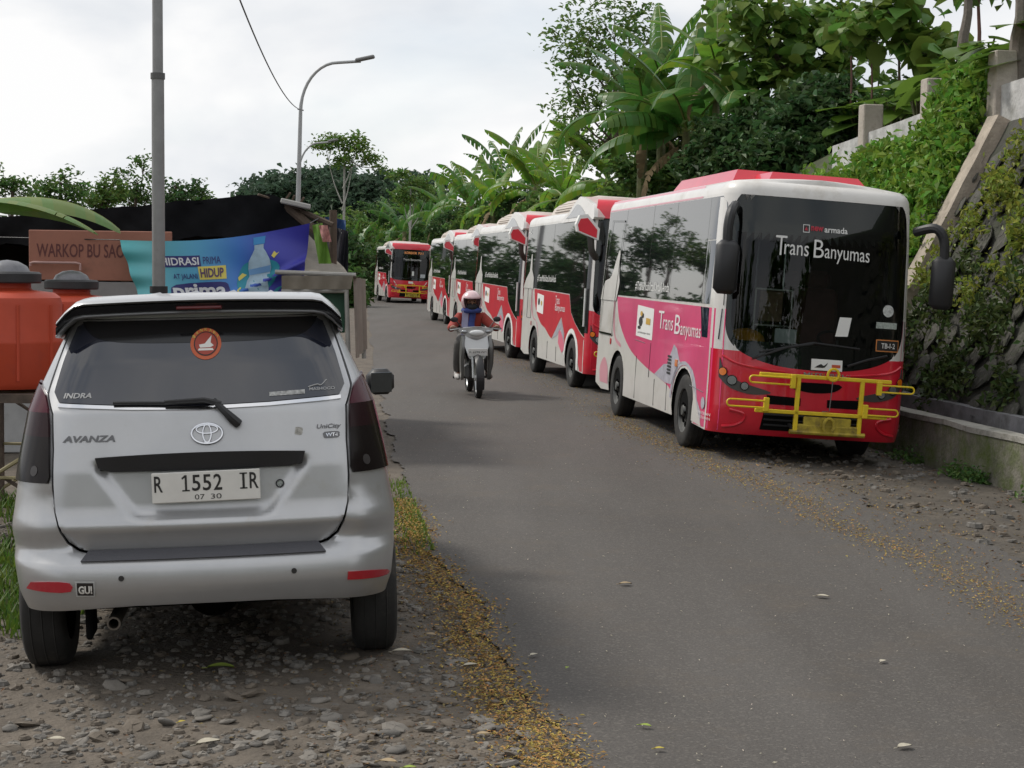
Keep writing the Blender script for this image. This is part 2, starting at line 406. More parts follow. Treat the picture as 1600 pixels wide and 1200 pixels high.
m_dirt2 = mat('verge_soil', (.088, .074, .058), .95, var=.4, vscale=6, bump=1., bscale=26, dirt=(.055, .05, .044, .5), dscale=3)
vl = strip('verge_left', lambda y: -30., lambda y: float(XL(y))+.25, np.concatenate([np.arange(0, 20, .25), np.arange(20, 128, 3.)]), 60, lambda x, y: min(gz(x, y), -.004), m_dirt, curve=lambda t: 1-(1-t)**2.6)
vr = strip('verge_right', lambda y: float(XR(y))-.3, lambda y: float(XW(y))+.75, np.concatenate([np.arange(3, 30, .25), np.arange(30, 92, 3.)]), 16, lambda x, y: min(gz(x, y), -.004), m_dirt2)
g = MB(); R = 1500
g.add([(-R, -R, -.45), (R, -R, -.45), (R, R, -.45), (-R, R, -.45)], [(0, 1, 2, 3)])
g.build('ground', mat('field_soil', (.07, .085, .04), .95, var=.5, vscale=.3), kind='structure')

# low mossy kerb wall with the drain behind it
m_moss = mat('mossy_concrete', (.17, .16, .13), .92, var=.35, vscale=5, bump=.6, bscale=30, dirt=(.085, .115, .025, .42), dscale=3.2)
m_cap = mat('weathered_cap', (.30, .29, .26), .9, var=.3, vscale=7, bump=.5, bscale=40, dirt=(.12, .12, .085, .52), dscale=5)
low = empty('low_wall', Matrix(), 'long low mossy concrete wall along the foot of the slope beside the pink flanked bus', 'wall')
wy = np.concatenate([np.arange(3, 30, .5), np.arange(30, 91, 3.)])
def sweep(prof, ys, fx, zoff=0.):
    b = MB(); V = []; n = len(prof)
    for y in ys:
        for (dx, z) in prof: V.append((fx(y)+dx+.006*wob(y*2, z*5), y, z+.012*wob(y*1.3, dx*9)))
    F = [(j*n+i, j*n+(i+1) % n, (j+1)*n+(i+1) % n, (j+1)*n+i) for j in range(len(ys)-1) for i in range(n)]
    F += [tuple(range(n)), tuple((len(ys)-1)*n+i for i in range(n))[::-1]]
    b.add(V, F); return b
sweep([(0, -.42), (0, .33), (.16, .33), (.16, -.42)][::-1], wy, lambda y: float(XW(y))).build('wall_body', m_moss, low, sharp=30)
sweep([(-.015, .334), (-.015, .385), (.175, .385), (.175, .334)][::-1], wy, lambda y: float(XW(y))).build('coping', m_cap, low, sharp=30)
drain = sweep([(.18, .02), (.46, .02), (.46, .47), (.56, .47), (.56, -.42), (.18, -.42)][::-1], wy, lambda y: float(XW(y)))
drain.build('drain_channel', mat('drain_concrete', (.21, .21, .22), .85, var=.45, vscale=2.5, dirt=(.07, .07, .06, .5), dscale=2), sharp=30, label='streaked grey concrete drain channel running behind the low mossy wall', cat='drain')

# stone retaining slope
SLA = radians(64)
def slope_pt(y, t, off=0.):     # t height above foot (metres of z)
    x0 = float(XW(y))+.57; x = x0+t/math.tan(SLA); 
    return Vector((x-off*sin(SLA), y, .35+t+off*cos(SLA)))
ret = empty('retaining_slope', Matrix(), 'steep stone retaining slope with concrete ribs, overgrown by weeds, behind the pink flanked bus', 'retaining wall')
b = MB(); sy = np.concatenate([np.arange(3, 34, .4), np.arange(34, 92, 3.)]); nt_ = 16; V = []
for y in sy:
    h = float(HH(y))-.35
    for i in range(nt_+1): V.append(slope_pt(y, h*i/nt_, .03*wob(y*1.5, i*.9)))
n = nt_+1
b.add(V, [(j*n+i, (j+1)*n+i, (j+1)*n+i+1, j*n+i+1) for j in range(len(sy)-1) for i in range(nt_)])
b.build('mortar_face', mat('mossy_mortar', (.062, .06, .052), .95, var=.5, vscale=4, bump=1, bscale=14, dirt=(.03, .042, .015, .48), dscale=2), ret, sharp=None)
# stones: a few shared shapes, each its own object
m_stone = mat('river_stone', (.085, .082, .070), .9, var=.45, vscale=3.5, bump=.6, bscale=25, dirt=(.042, .055, .02, .5), dscale=2.5)
shapes = []
for k in range(6):
    q = MB(); q.ell((0, 0, 0), (1, 1, 1), 8, 5); rr = random.Random(k)
    V = []
    for v in q.V:
        s_ = .85+.3*rr.random(); V.append((max(-.85, min(.85, v.x*1.05))*s_, max(-.85, min(.85, v.y*1.05))*s_, v.z*.8*s_))
    me = bpy.data.meshes.new('stone'); me.from_pydata(V, [], q.F); me.materials.append(m_stone); shapes.append(me)
cnt = 0; y = 12.3
while y < 21.5 and cnt < 290:
    t = .05
    while t < 3.1 and cnt < 290:
        w = random.uniform(.20, .36)
        yy = y+random.uniform(-.08, .08); p = slope_pt(yy, t, .035)
        o = bpy.data.objects.new('stone', random.choice(shapes)); link(o, ret); cnt += 1
        o.matrix_world = Matrix.Translation(p) @ Matrix.Rotation(-SLA, 4, 'Y') @ Matrix.Rotation(random.uniform(-.5, .5), 4, 'Z') @ Matrix.Diagonal((w*.60, w*random.uniform(.6, 1.0), .038, 1))
        t += w*1.18
    y += .46
m_rib = mat('rib_concrete', (.36, .31, .25), .9, var=.25, vscale=5, bump=.5, bscale=30, dirt=(.16, .13, .09, .55), dscale=3)
for ry in (15.05, 20.1):
    q = MB(); V = []
    for i in range(13):
        t = -.02+(float(HH(ry))-.30)*i/12
        for dy, of in ((-.16, -.02), (-.16, .15), (.16, .15), (.16, -.02)): V.append(slope_pt(ry+dy, t, of+.01*wob(t*3, dy*9)))
    q.add(V, [(j*4+i, j*4+(i+1) % 4, (j+1)*4+(i+1) % 4, (j+1)*4+i) for j in range(12) for i in range(4)]+[(0, 1, 2, 3), (48, 51, 50, 49)])
    q.build('rib', m_rib, ret, sharp=30)
# parapet along the top with stub pillars
m_wash = mat('whitewashed_concrete', (.46, .46, .45), .9, var=.25, vscale=4, bump=.4, bscale=25, dirt=(.20, .20, .18, .5), dscale=2.5)
m_pil = mat('pillar_concrete', (.40, .36, .31), .9, var=.2, vscale=6, bump=.4, bscale=30, dirt=(.2, .18, .14, .55), dscale=3)
par = empty('parapet', Matrix(), 'grey whitewashed parapet with stub pillars along the top of the overgrown slope', 'wall')
def xtop(y): return float(XW(y))+.57+(float(HH(y))-.35)/math.tan(SLA)+.08
q = MB(); V = []; py = np.arange(14, 26.8, .5)
for y in py:
    for dx, z in ((0, -.25), (0, .50), (.2, .50), (.2, -.25)): V.append((xtop(y)+dx, y, float(HH(y))+z+.01*wob(y, dx)))
k = len(py)
q.add(V, [(j*4+(i+1) % 4, j*4+i, (j+1)*4+i, (j+1)*4+(i+1) % 4) for j in range(k-1) for i in range(4)]+[(3, 2, 1, 0), ((k-1)*4, (k-1)*4+1, (k-1)*4+2, (k-1)*4+3)])
q.build('parapet_wall', m_wash, par, sharp=30)
for y in (18.4, 20.5, 22.6, 25.0):
    MB().box((xtop(y)+.08, y, float(HH(y))+.44), (.30, .26, .98), Matrix.Rotation(.12, 3, 'Z'), b=.015).build('pillar', m_pil, par)
# hillside behind
hy = np.concatenate([np.arange(0, 60, 2.), np.arange(60, 93, 4.)]); V = []; nx = 22
for y in hy:
    for i in range(nx+1):
        t = i/nx; x = xtop(y)+.15+55*t**2; V.append((x, y, float(HH(y))-.02+min(2.5, t*6)+.25*wob(x*.2, y*.2)*min(1, t*5)))
n = nx+1
o = mesh_obj('hillside', V, [(j*n+i, j*n+i+1, (j+1)*n+i+1, (j+1)*n+i) for j in range(len(hy)-1) for i in range(nx)], mat('hill_soil', (.05, .06, .025), .95, var=.5, vscale=1.), sharp=None); o['kind'] = 'structure'
# ------------------------------------------------------------------ shared vehicle materials
m_red = mat('bus_red', (.60, .010, .030), .30, coat=.6, var=.10, vscale=3, dirt=(.40, .03, .04, .62), dscale=2)
m_white = mat('bus_white', (.66, .64, .61), .35, coat=.4, var=.06, vscale=3, dirt=(.48, .44, .38, .53), dscale=2.2)
m_pink = mat('bus_pink', (.74, .065, .20), .32, coat=.5, var=.14, vscale=1.1, dirt=(.70, .12, .30, .55), dscale=1.2)
m_redp = mat('bus_coral', (.68, .020, .050), .32, coat=.5, var=.12, vscale=1.1)
m_palep = mat('livery_pale_pink', (.66, .30, .36), .4, coat=.3)
m_lilac = mat('livery_lilac', (.44, .43, .49), .4, coat=.3, var=.2, vscale=12)
m_glass = mat('tinted_glass', (.006, .007, .008), .025, spec=.62, ior=1.55)
m_glassA = mat('mirror_tint_glass', (.008, .009, .011), .02, ior=2.7)
m_frit = mat('glass_border', (.008, .008, .009), .12)
m_black = mat('black_plastic', (.018, .018, .02), .5, bump=.1, bscale=150)
m_dark = mat('underbody', (.006, .006, .006), .95, spec=.08)
m_rub = mat('tyre_rubber', (.022, .021, .020), .85, var=.3, vscale=10, dirt=(.075, .066, .055, .55), dscale=6)
m_rim = mat('rim_steel', (.12, .12, .115), .5, metal=.4, var=.3, vscale=8)
m_chrome = mat('chrome', (.75, .75, .77), .12, metal=1)
m_yel = mat('rack_yellow', (.72, .52, .02), .45, var=.15, vscale=9, dirt=(.30, .20, .04, .6), dscale=9)
m_paper = mat('paper_white', (.72, .72, .70), .7)
m_grey = mat('lamp_surround', (.055, .052, .05), .4)
m_amber = mat('amber_lens', (.80, .20, .01), .2, coat=1)
m_lens = mat('lamp_lens', (.35, .36, .37), .12, metal=.7)
m_lining = mat('bus_lining', (.045, .05, .05), .8)
m_txt = mat('white_lettering', (.72, .72, .70), .5)
m_blk = mat('black_lettering', (.015, .013, .012), .5)
m_navy = mat('dark_blue_glass', (.008, .012, .03), .06, spec=.6)
def clear_glass():
    m = mat('windscreen_glass', (.5, .56, .54), .0); n = m.node_tree.nodes; l = m.node_tree.links
    t = n.new('ShaderNodeBsdfTransparent'); t.inputs[0].default_value = (.50, .56, .55, 1); gl = n.new('ShaderNodeBsdfGlossy'); gl.inputs['Roughness'].default_value = .01
    fr = n.new('ShaderNodeFresnel'); fr.inputs[0].default_value = 1.5; ms = n.new('ShaderNodeMixShader')
    l.new(fr.outputs[0], ms.inputs[0]); l.new(t.outputs[0], ms.inputs[1]); l.new(gl.outputs[0], ms.inputs[2]); l.new(ms.outputs[0], n['Material Output'].inputs[0]); return m
m_ws = clear_glass()

def wheel(parent, c, r, w, side, rimr=.6, m_r=m_rim, spokes=8):
    """axis along x; side = outward sign"""
    M = AXX; t = MB(); h = w/2
    t.lathe([(r*rimr, -h*.9), (r*.86, -h), (r*.97, -h*.82), (r, -h*.55), (r, h*.55), (r*.97, h*.82), (r*.86, h), (r*rimr, h*.9)], 32, M, c)
    for k in range(3):
        x = (k-1)*h*.5
        t.lathe([(r*1.001, x-.004), (r*1.012, x), (r*1.001, x+.004)], 32, M, c)
    ty = t.build('wheel', m_rub, parent, sharp=50)
    q = MB(); s = side
    q.lathe([(r*rimr*1.01, s*h*.86), (r*rimr*.96, s*h*.55), (r*rimr*.78, s*h*.35), (r*rimr*.45, s*h*.55), (r*.16, s*h*.75), (r*.13, s*h*.98), (1e-3, s*h*1.0)], 24, M, c)
    ri = q.build('rim', m_r, ty, sharp=30)
    q = MB()
    for k in range(spokes):
        a = 2*pi*k/spokes; q.ell((c[0]+s*h*.47, c[1]+r*rimr*.62*cos(a), c[2]+r*rimr*.62*sin(a)), (.02, .035, .035), 8, 4)
    for k in range(6):
        a = 2*pi*k/6+.2; q.ell((c[0]+s*h*.78, c[1]+r*.2*cos(a), c[2]+r*.2*sin(a)), (.02, .014, .014), 6, 4)
    q.build('wheel_nut', m_dark, ty)
    return ty

def make_bus(kind):
    root = empty('bus', Matrix())
    A = kind == 'A'; hwr, L = .96, 6.15
    y0 = lerpf((.2, .10), (.34, .02), (.5, 0), (.9, .02), (1.1, .04), (2.2, .11), (2.55, .17), (2.8, .24)) if A else lerpf((.2, .07), (.34, .01), (.5, 0), (1.0, .03), (2.2, .12), (2.55, .15), (2.8, .2))
    hw = lerpf((.2, .945), (.4, .96), (1.45, .96), (2.55, .925), (2.8, .91))
    lf = Loft(hwr, L, .26, .14, radians(9), hw, y0, wn=1.0)
    ay = lf.ay; ZB, ZT, AX1, AX2, AR = .27, 2.54, 1.28, 4.70, .46
    def sidep(pts, sgn=-1): return [(sgn*ay(y), z) for y, z in pts]
    def part(name, polys, m, off=0., rim=0., cu=.09, cv=.09, parent=root, sharp=None, **kw):
        V, F = lf.patch(polys, off, cu, cv, rim); return tag(mesh_obj(name, V, F, m, parent, True, sharp or 40), **kw)
    mapS = lambda off: (lambda u, v: lf.S(-ay(-u), v, off))     # u grows towards the front (reads left to right)
    mapF = lambda off: (lambda u, v: lf.S(u, v, off))
    # --- shell: white sides and back with wheel arches, red nose
    def arch(cy): return [(cy+AR*cos(t), max(ZB, .42+AR*.84*sin(t))) for t in np.linspace(-.35, pi+.35, 15)]
    aN = lf.aside-.02
    for sg in (-1, 1):
        low = [(L-.14, ZB+.06), (L-.5, ZB)]+arch(AX2)+arch(AX1)
        poly = [(sg*aN, ZT), (sg*aN, ZB)]+[(sg*ay(y), z) for y, z in low[::-1]]+[(sg*ay(L-.14), ZT)]
        part('side_panel', poly, m_white, cu=.12, cv=.12)
    part('rear_panel', [(-lf.amax, ZB+.06), (-ay(L-.14), ZB+.06), (-ay(L-.14), ZT), (-lf.amax, ZT)], m_white if A else m_red)
    part('rear_panel', [(lf.amax, ZB+.06), (ay(L-.14), ZB+.06), (ay(L-.14), ZT), (lf.amax, ZT)], m_white if A else m_red)
    V, F = lf.roof(ZT, .14, .05); mesh_obj('roof', V, F, m_white, root, True, 50)
    # nose: two halves round the windscreen opening
    if A:
        wsb = spline([(0, .915), (.35, .935), (.62, 1.0), (.80, 1.10), (.885, 1.24), (.90, 1.42)], 5); wst = spline([(.915, 2.1), (.90, 2.42), (.84, 2.535)], 4)
        ztop = 2.60
    else:
        wsb = spline([(0, 1.08), (.4, 1.085), (.70, 1.11), (.86, 1.16), (.915, 1.26)], 5); wst = spline([(.93, 2.2), (.925, 2.47), (.90, 2.545)], 4)
        ztop = 2.545
    ztop = min(ztop, ZT-.005)
    wsh = [q if q[1] < ztop else (q[0], ztop) for q in wsb+wst]
    whalf = wsh+[(0, ztop)]
    for sg in (-1, 1):
        cw = 1.06 if A else 1.2
        lowp = [(0, ZB)]+[(0, wsb[0][1])]+[q for q in wsb if q[1] <= cw]
        last = [q for q in wsb if q[1] <= cw][-1]
        lowp += [(aN, cw), (aN, ZB)]
        part('nose_panel', [(sg*a, z) for a, z in lowp], m_red, cu=.06, cv=.05)
        up = [last]+[q for q in wsh if q[1] > cw]+[(0, ztop), (0, ZT), (aN, ZT), (aN, cw)]
        part('front_pillar', [(sg*a, z) for a, z in up], m_white, cu=.05, cv=.08)
    ws = part('windscreen', [(a, z) for a, z in wsh]+[(-a, z) for a, z in wsh[::-1]], m_ws, off=-.004, cu=.08, cv=.1)
    # black border printed on the glass, and the dark destination box above
    inz = 1.16 if A else 1.24
    ins = [(max(0, a-.055), max(z+.03, inz) if z < 1.6 else z) for a, z in wsh if z < 2.15]
    bz = 2.18 if A else 2.14
    ins = [q for q in ins if q[1] < bz]
    left = [(a, z) for a, z in wsh]+[(0, ztop), (0, bz), (ins[-1][0], bz)]+ins[::-1]+[(0, ins[0][1])]
    for sg in (-1, 1): part('glass_border', [(sg*a, z) for a, z in left], m_frit, off=-.010, cu=.08, cv=.1, parent=ws)
    # interior
    lin = MB(); lin.box((0, 3.3, .62), (1.8, 5.4, .06)); lin.box((0, 3.3, 2.5), (1.75, 5.4, .04)); lin.box((-.86, 3.3, 1.55), (.04, 5.2, 1.85)); lin.box((.86, 3.3, 1.55), (.04, 5.2, 1.85)); lin.box((0, 5.9, 1.55), (1.7, .04, 1.85))
    lin.build('lining', m_lining, root)
    d = MB(); d.prism([(.16, .62), (.16, 1.02), (.30, 1.12), (.62, 1.10), (.74, .98), (.70, .62)], lambda u, v, t: Vector((t, u, v)), -.82, .82)
    d.build('dashboard', mat('dash_grey', (.075, .078, .08), .6), root)
    st = MB(); st.tube([(.40+.19*cos(t), .66+.19*sin(t)*.9, 1.2+.19*sin(t)*.45) for t in np.linspace(0, 2*pi, 20, endpoint=False)], .016, 6, closed=True); st.tube([(.40, .6, 1.0), (.40, .66, 1.2)], .02, 6); st.build('steering_wheel', m_black, root)
    m_seat = mat('seat_fabric', (.10, .035, .03), .85, var=.3)
    for (x, y) in ((.40, 1.15), (-.45, 1.7), (.42, 2.2), (-.45, 2.7)):
        s = MB(); s.box((x, y, 1.02), (.46, .46, .14), b=.05); s.box((x, y+.24, 1.38), (.46, .12, .66), Matrix.Rotation(-.12, 3, 'X'), b=.05); s.box((x, y+.27, 1.80), (.26, .10, .18), b=.04); s.box((x, y, .8), (.3, .3, .32)); s.build('seat', m_seat, root)
    for (x, y) in ((-.30, 1.25), (.02, 1.35)): MB().tube([(x, y, .65), (x, y, 2.48)], .016, 8).build('grab_pole', m_chrome, root)
    if A:
        pf = MB(); 
        for a, b_ in (((-.36, 1.02, 1.18), (-.36, 1.02, 1.66)), ((.02, 1.02, 1.18), (.02, 1.02, 1.66)), ((-.36, 1.02, 1.66), (.02, 1.02, 1.66)), ((-.36, 1.02, 1.30), (.02, 1.02, 1.30))): pf.tube([a, b_], .016, 6)
        pf.build('partition_frame', m_chrome, root)
        MB().box((-.19, 1.03, 1.49), (.24, .012, .30), b=.004).build('notice_panel', mat('notice_tan', (.25, .15, .09), .7, var=.4, vscale=20), root)
        MB().box((-.11, .72, 1.20), (.22, .02, .16), b=.005).build('paper_sheet', m_paper, root)
        MB().ell((-.60, .42, 1.15), (.20, .14, .12), 14, 8).build('cushion', mat('mustard_cloth', (.55, .24, .02), .85, var=.3, vscale=9, bump=.6, bscale=18), root)
        part('paper_sheet', [(.17, 1.255), (.295, 1.26), (.325, 1.44), (.205, 1.44)], m_paper, off=.003, parent=ws)
        part('round_sticker', arc(.70, 1.53, .058, 0, 330, 14), mat('sticker_grey', (.5, .52, .5), .5, var=.4, vscale=40), off=.003, parent=ws)
        part('strip_sticker', [(.58, 1.36), (.80, 1.36), (.80, 1.42), (.58, 1.42)], mat('strip_sticker_grey', (.33, .37, .34), .5, var=.4, vscale=50), off=.003, parent=ws)
        pl = part('route_plate', [(.59, 1.14), (.84, 1.14), (.84, 1.255), (.59, 1.255)], mat('plate_orange', (.6, .22, .06), .5), off=.003, parent=ws)
        part('route_plate', [(.60, 1.15), (.83, 1.15), (.83, 1.245), (.60, 1.245)], m_blk, off=.005, parent=ws)
        lettering('route_lettering', 'TB-I-2', mapF(.008), .645, 1.172, .145, .05, m_txt, ws, bold=.01)
        wp = MB()
        wp.tube([lf.S(x, z, .03).tolist() for x, z in ((-.62, .99), (-.3, 1.12), (-.05, 1.17))], .011, 6); wp.tube([lf.S(x, z, .014).tolist() for x, z in ((-.55, 1.06), (-.05, 1.18), (.42, 1.15))], .009, 6)
        wp.tube([lf.S(x, z, .03).tolist() for x, z in ((.3, .98), (.5, 1.05), (.7, 1.1))], .011, 6)
        wp.build('wiper', m_black, root)
        # lettering across the glass
        fT = mapF(.004)
        lettering('windscreen_lettering', 'T', fT, -.475, 1.985, .11, .185, m_txt, ws, bold=-.005); lettering('windscreen_lettering', 'rans', fT, -.385, 1.995, .24, .10, m_txt, ws, bold=.0, du=-.02)
        lettering('windscreen_lettering', 'B', fT, -.095, 1.985, .10, .17, m_txt, ws, bold=-.005); lettering('windscreen_lettering', 'anyumas', fT, .015, 1.945, .46, .135, m_txt, ws, bold=.0, du=-.03)
        m_lred = mat('maker_red', (.42, .02, .04), .5)
        lettering('maker_lettering', 'new', fT, -.135, 2.235, .125, .045, m_lred, ws, bold=.03); lettering('maker_lettering', 'armada', fT, .0, 2.228, .235, .058, m_txt, ws, bold=.015)
        mk = part('maker_emblem', [(-.215, 2.215), (-.15, 2.215), (-.15, 2.29), (-.215, 2.29)], m_txt, off=.003, parent=ws); part('maker_emblem', [(-.209, 2.222), (-.156, 2.222), (-.156, 2.284), (-.209, 2.284)], m_blk, off=.004, parent=ws); part('maker_emblem', [(-.2, 2.235), (-.165, 2.235), (-.1825, 2.27)], m_lred, off=.005, parent=ws)
    else:
        lettering('windscreen_lettering', 'Trans Banyumas', mapF(.004), -.38, 1.98, .86, .13, m_txt, ws)
        led = part('destination_board', [(-.36, 2.28), (.62, 2.28), (.62, 2.46), (-.36, 2.46)], m_frit, off=.003, parent=ws)
        mo = mat('led_orange', (.5, .2, .05), .5); mo.node_tree.nodes['Principled BSDF'].inputs['Emission Color'].default_value = (.9, .34, .12, 1); mo.node_tree.nodes['Principled BSDF'].inputs['Emission Strength'].default_value = .28
        lettering('destination_lettering', 'KORIDOR  PU-1', mapF(.006), -.33, 2.315, .9, .11, mo, ws, bold=.02)
        part('paper_sheet', [(.05, 1.32), (.15, 1.32), (.15, 1.52), (.05, 1.52)], m_paper, off=.003, parent=ws); part('paper_sheet', [(.45, 1.24), (.68, 1.24), (.68, 1.4), (.45, 1.4)], mat('paper_grey', (.45, .48, .5), .6), off=.003, parent=ws)
        wp = MB(); wp.tube([lf.S(x, z, .014).tolist() for x, z in ((-.5, 1.12), (0, 1.22), (.4, 1.2))], .01, 6); wp.build('wiper', m_black, root)
    # --- side glass and livery, both sides alike
    for sg in (-1, 1):
        sp = lambda pts: [(sg*ay(y), z) for y, z in pts]
        if A:
            seams = [.80, 2.22, 3.36, 4.85, 5.98]
            panes = [[(.80, 1.475), (.80, 2.09), (.15, 2.09), (.13, 1.475)], [(.80, 2.10), (.80, 2.515), (.30, 2.515), (.20, 2.45), (.155, 2.10)]]
            panes += [[(seams[k]+.008, 1.475), (seams[k+1]-.004, 1.475), (seams[k+1]-.004, 2.515), (seams[k]+.008, 2.515)] for k in range(4)]
            for q in panes: part('window', sp(q), m_glassA, off=.004, rim=.006, cu=.4, cv=.3)
            part('window', sp([(.78, 1.44), (.14, 1.44), (.16, 1.15), (.66, 1.15)]), m_navy, off=.006, rim=.006, cu=.4)
            # livery
            pinkp = [(.10, 1.44), (4.98, 1.455)]+spline([(4.98, 1.455), (4.72, 1.15), (4.05, .87), (3.2, .72), (2.4, .63), (1.92, .57), (AX1+AR, .50)], 5)[1:]
            ar = [(AX1+(AR+.03)*cos(t), .42+(AR+.03)*.84*sin(t)) for t in np.linspace(.2, pi-.15, 12)]
            pinkp += ar+[(.78, ZB+.02), (.10, ZB+.02)]
            part('livery_panel', sp(pinkp), m_pink, off=.0025, cu=.15, cv=.12)
            arcs = [(AX1+(AR+.035)*cos(t), .42+(AR+.035)*.84*sin(t)) for t in np.linspace(.1, pi+.25, 14)]; arco = [(AX1+(AR+.11)*cos(t)-(.05 if t > 2 else 0)-(.18 if t > 3 else 0), .42+(AR+.08)*.84*sin(t)) for t in np.linspace(.1, pi+.25, 14)]
            part('livery_arch', sp(arcs+arco[::-1]), m_lilac, off=.004)
            part('livery_corner', sp([(.86, .31), (.45, ZB+.02), (.80, .62)]), m_white, off=.005)
            part('livery_mountain', sp([(2.62, .655), (2.2, .79), (2.05, .80), (1.80, 1.02), (1.66, .985), (1.5, .86), (1.32, .84), (1.5, .84), (1.75, .60), (2.1, .60)]), m_lilac, off=.004)
            bd = part('side_badge', sp([(3.72, 1.03), (2.86, 1.01), (2.86, 1.36), (3.72, 1.385)]), m_paper, off=.005)
            door = [(5.93, .98), (5.12, .98), (4.96, 2.38), (5.72, 2.40)]
            for (p, q2) in ((0, 1), (1, 2), (2, 3), (3, 0)):
                a, c = np.array(door[p]), np.array(door[q2]); dd = (c-a)/np.linalg.norm(c-a); nn = np.array([-dd[1], dd[0]])*.012
                part('door_seam', sp([tuple(a-nn), tuple(c-nn), tuple(c+nn), tuple(a+nn)]), m_frit, off=.013)
            splash = spline([(6.0, 1.40), (5.85, 1.62), (5.45, 1.70), (5.2, 1.95), (5.05, 2.02), (4.98, 1.75), (4.9, 1.62), (5.0, 1.40)], 4)
            part('livery_splash', sp(splash), m_white, off=.011, cu=.1)
            part('livery_swirl', sp(spline([(5.7, .36), (5.75, .55), (5.5, .68), (5.25, .55), (5.2, .36)], 4)), m_palep, off=.003)
            part('livery_swirl', sp(spline([(5.08, 1.42), (4.95, 1.0), (4.6, .90), (4.55, .85), (4.9, .92), (5.1, 1.1), (5.16, 1.42)], 4)), m_palep, off=.003)
            part('side_marker', sp([(5.22, .86), (5.14, .86), (5.14, .93), (5.22, .93)]), m_red, off=.006)
            part('roof_stripe', sp([(6.0, 2.522), (1.2, 2.522), (1.2, 2.54), (6.0, 2.54)]), m_palep, off=.003)
            hatch = [(2.9, .98, 2.9, .60), (2.6, .60, 2.6, ZB+.04), (3.6, .80, 3.6, ZB+.04), (3.75, .98, 3.2, .965), (1.02, .65, .45, .62), (2.0, .60, 2.0, ZB+.04)]
            for (a, z0_, c, z1_) in hatch: MB().tube([lf.S(sg*ay(a), z0_, .003).tolist(), lf.S(sg*ay(c), z1_, .003).tolist()], .004, 4).build('panel_seam', m_grey, root)
            vn = MB()
            for k in range(6): vn.add(*lf.patch(sp([(2.02, .70+.035*k), (1.86, .70+.035*k), (1.86, .722+.035*k), (2.02, .722+.035*k)]), .010, .2, .2))
            vn.build('vent', m_black, root)
            part('side_repeater', sp([(1.68, .80), (1.58, .80), (1.58, .87), (1.68, .87)]), m_amber, off=.012, rim=.01)
        else:
            # arched window line with the pointed driver's window
            top = spline([(5.98, 2.505), (2.75, 2.50), (2.45, 2.53), (2.0, 2.66)], 4)
            panes = [[(5.98, 1.44), (5.00, 1.44), (5.00, 2.505), (5.98, 2.505)], [(4.985, 1.44), (3.36, 1.42), (3.36, 2.505), (4.985, 2.505)], [(3.345, 1.42), (1.62, 1.40), (1.62, 2.53), (3.345, 2.505)],
                     [(1.605, 1.40), (1.40, 1.12), (1.05, .98), (.62, .86), (.30, .80), (.30, 2.50), (1.605, 2.53)]]
            for q in panes: part('window', sp(q), m_glass, off=.004, rim=.006, cu=.4, cv=.3)
            part('pillar_strip', sp([(.30, .86), (.19, .86), (.19, 2.52), (.30, 2.52)]), m_frit, off=.005)
            MB().tube([lf.S(sg*ay(.27), .95, .03).tolist(), lf.S(sg*ay(.27), 1.5, .03).tolist()], .014, 6).build('grab_rail', m_paper, root)
            redp = [(1.64, 1.385), (4.86, 1.425)]+spline([(4.86, 1.425), (4.65, 1.12), (4.1, .88), (3.6, .80), (3.2, .70), (2.95, .66)], 4)[1:]+[(2.2, 1.03), (1.86, .78), (AX1+AR+.10, .62)]
            redp += [(AX1+(AR+.10)*cos(t), .42+(AR+.10)*.84*sin(t)) for t in np.linspace(.45, pi-.1, 10)]+[(.55, ZB+.02), (.10, ZB+.02), (.10, .80), (.30, .785), (.62, .845), (1.05, .965), (1.42, 1.11)]
            part('livery_panel', sp(redp), m_redp, off=.0025, cu=.15, cv=.12)
            part('livery_mountain', sp([(2.9, .655), (2.2, 1.0), (1.9, .78), (1.80, .62), (2.0, .70), (2.2, .86), (2.5, .72)]), m_lilac, off=.004)
            part('livery_swirl', sp(spline([(2.35, .62), (2.3, .82), (1.95, .72), (1.80, .56), (2.0, .48)], 4)), mat('livery_rose', (.68, .16, .24), .4), off=.0045)
            arcs = [(AX1+(AR+.015)*cos(t), .42+(AR+.015)*.84*sin(t)) for t in np.linspace(.1, pi+.3, 14)]; arco = [(AX1+(AR+.10)*cos(t)-(.06 if t > 2.4 else 0), .42+(AR+.09)*.84*sin(t)) for t in np.linspace(.1, pi+.3, 14)]
            part('livery_arch', sp(arcs+arco[::-1]), m_paper, off=.005)
            part('side_badge', sp([(4.50, 1.05), (3.86, 1.02), (3.86, 1.33), (4.50, 1.36)]), m_paper, off=.005)
            part('livery_tower', sp([(6.0, 1.43), (5.75, 1.60), (5.45, 1.72), (5.40, 2.02), (5.32, 2.02), (5.22, 1.75), (4.99, 1.62), (4.95, 1.42)]), m_white, off=.011)
            part('livery_swirl', sp(spline([(5.05, 1.42), (4.9, 1.0), (4.5, .88), (4.2, .62), (4.4, .86), (4.8, .92), (5.1, 1.1), (5.12, 1.42)], 4)), m_palep, off=.003)
            part('side_marker', sp([(5.05, .80), (4.97, .80), (4.97, .87), (5.05, .87)]), m_red, off=.006)
            part('corner_edge', sp([(6.02, ZB+.1), (5.99, ZB+.1), (5.99, 2.52), (6.02, 2.52)]), m_red, off=.004)
            for (a, z0_, c, z1_) in ((5.5, 1.42, 5.5, .92), (5.1, 1.42, 5.1, .92), (5.5, .92, 5.1, .92), (3.3, .6, 3.3, ZB+.05), (2.5, .55, 2.5, ZB+.05)): MB().tube([lf.S(sg*ay(a), z0_, .003).tolist(), lf.S(sg*ay(c), z1_, .003).tolist()], .005, 4).build('panel_seam', m_grey, root)
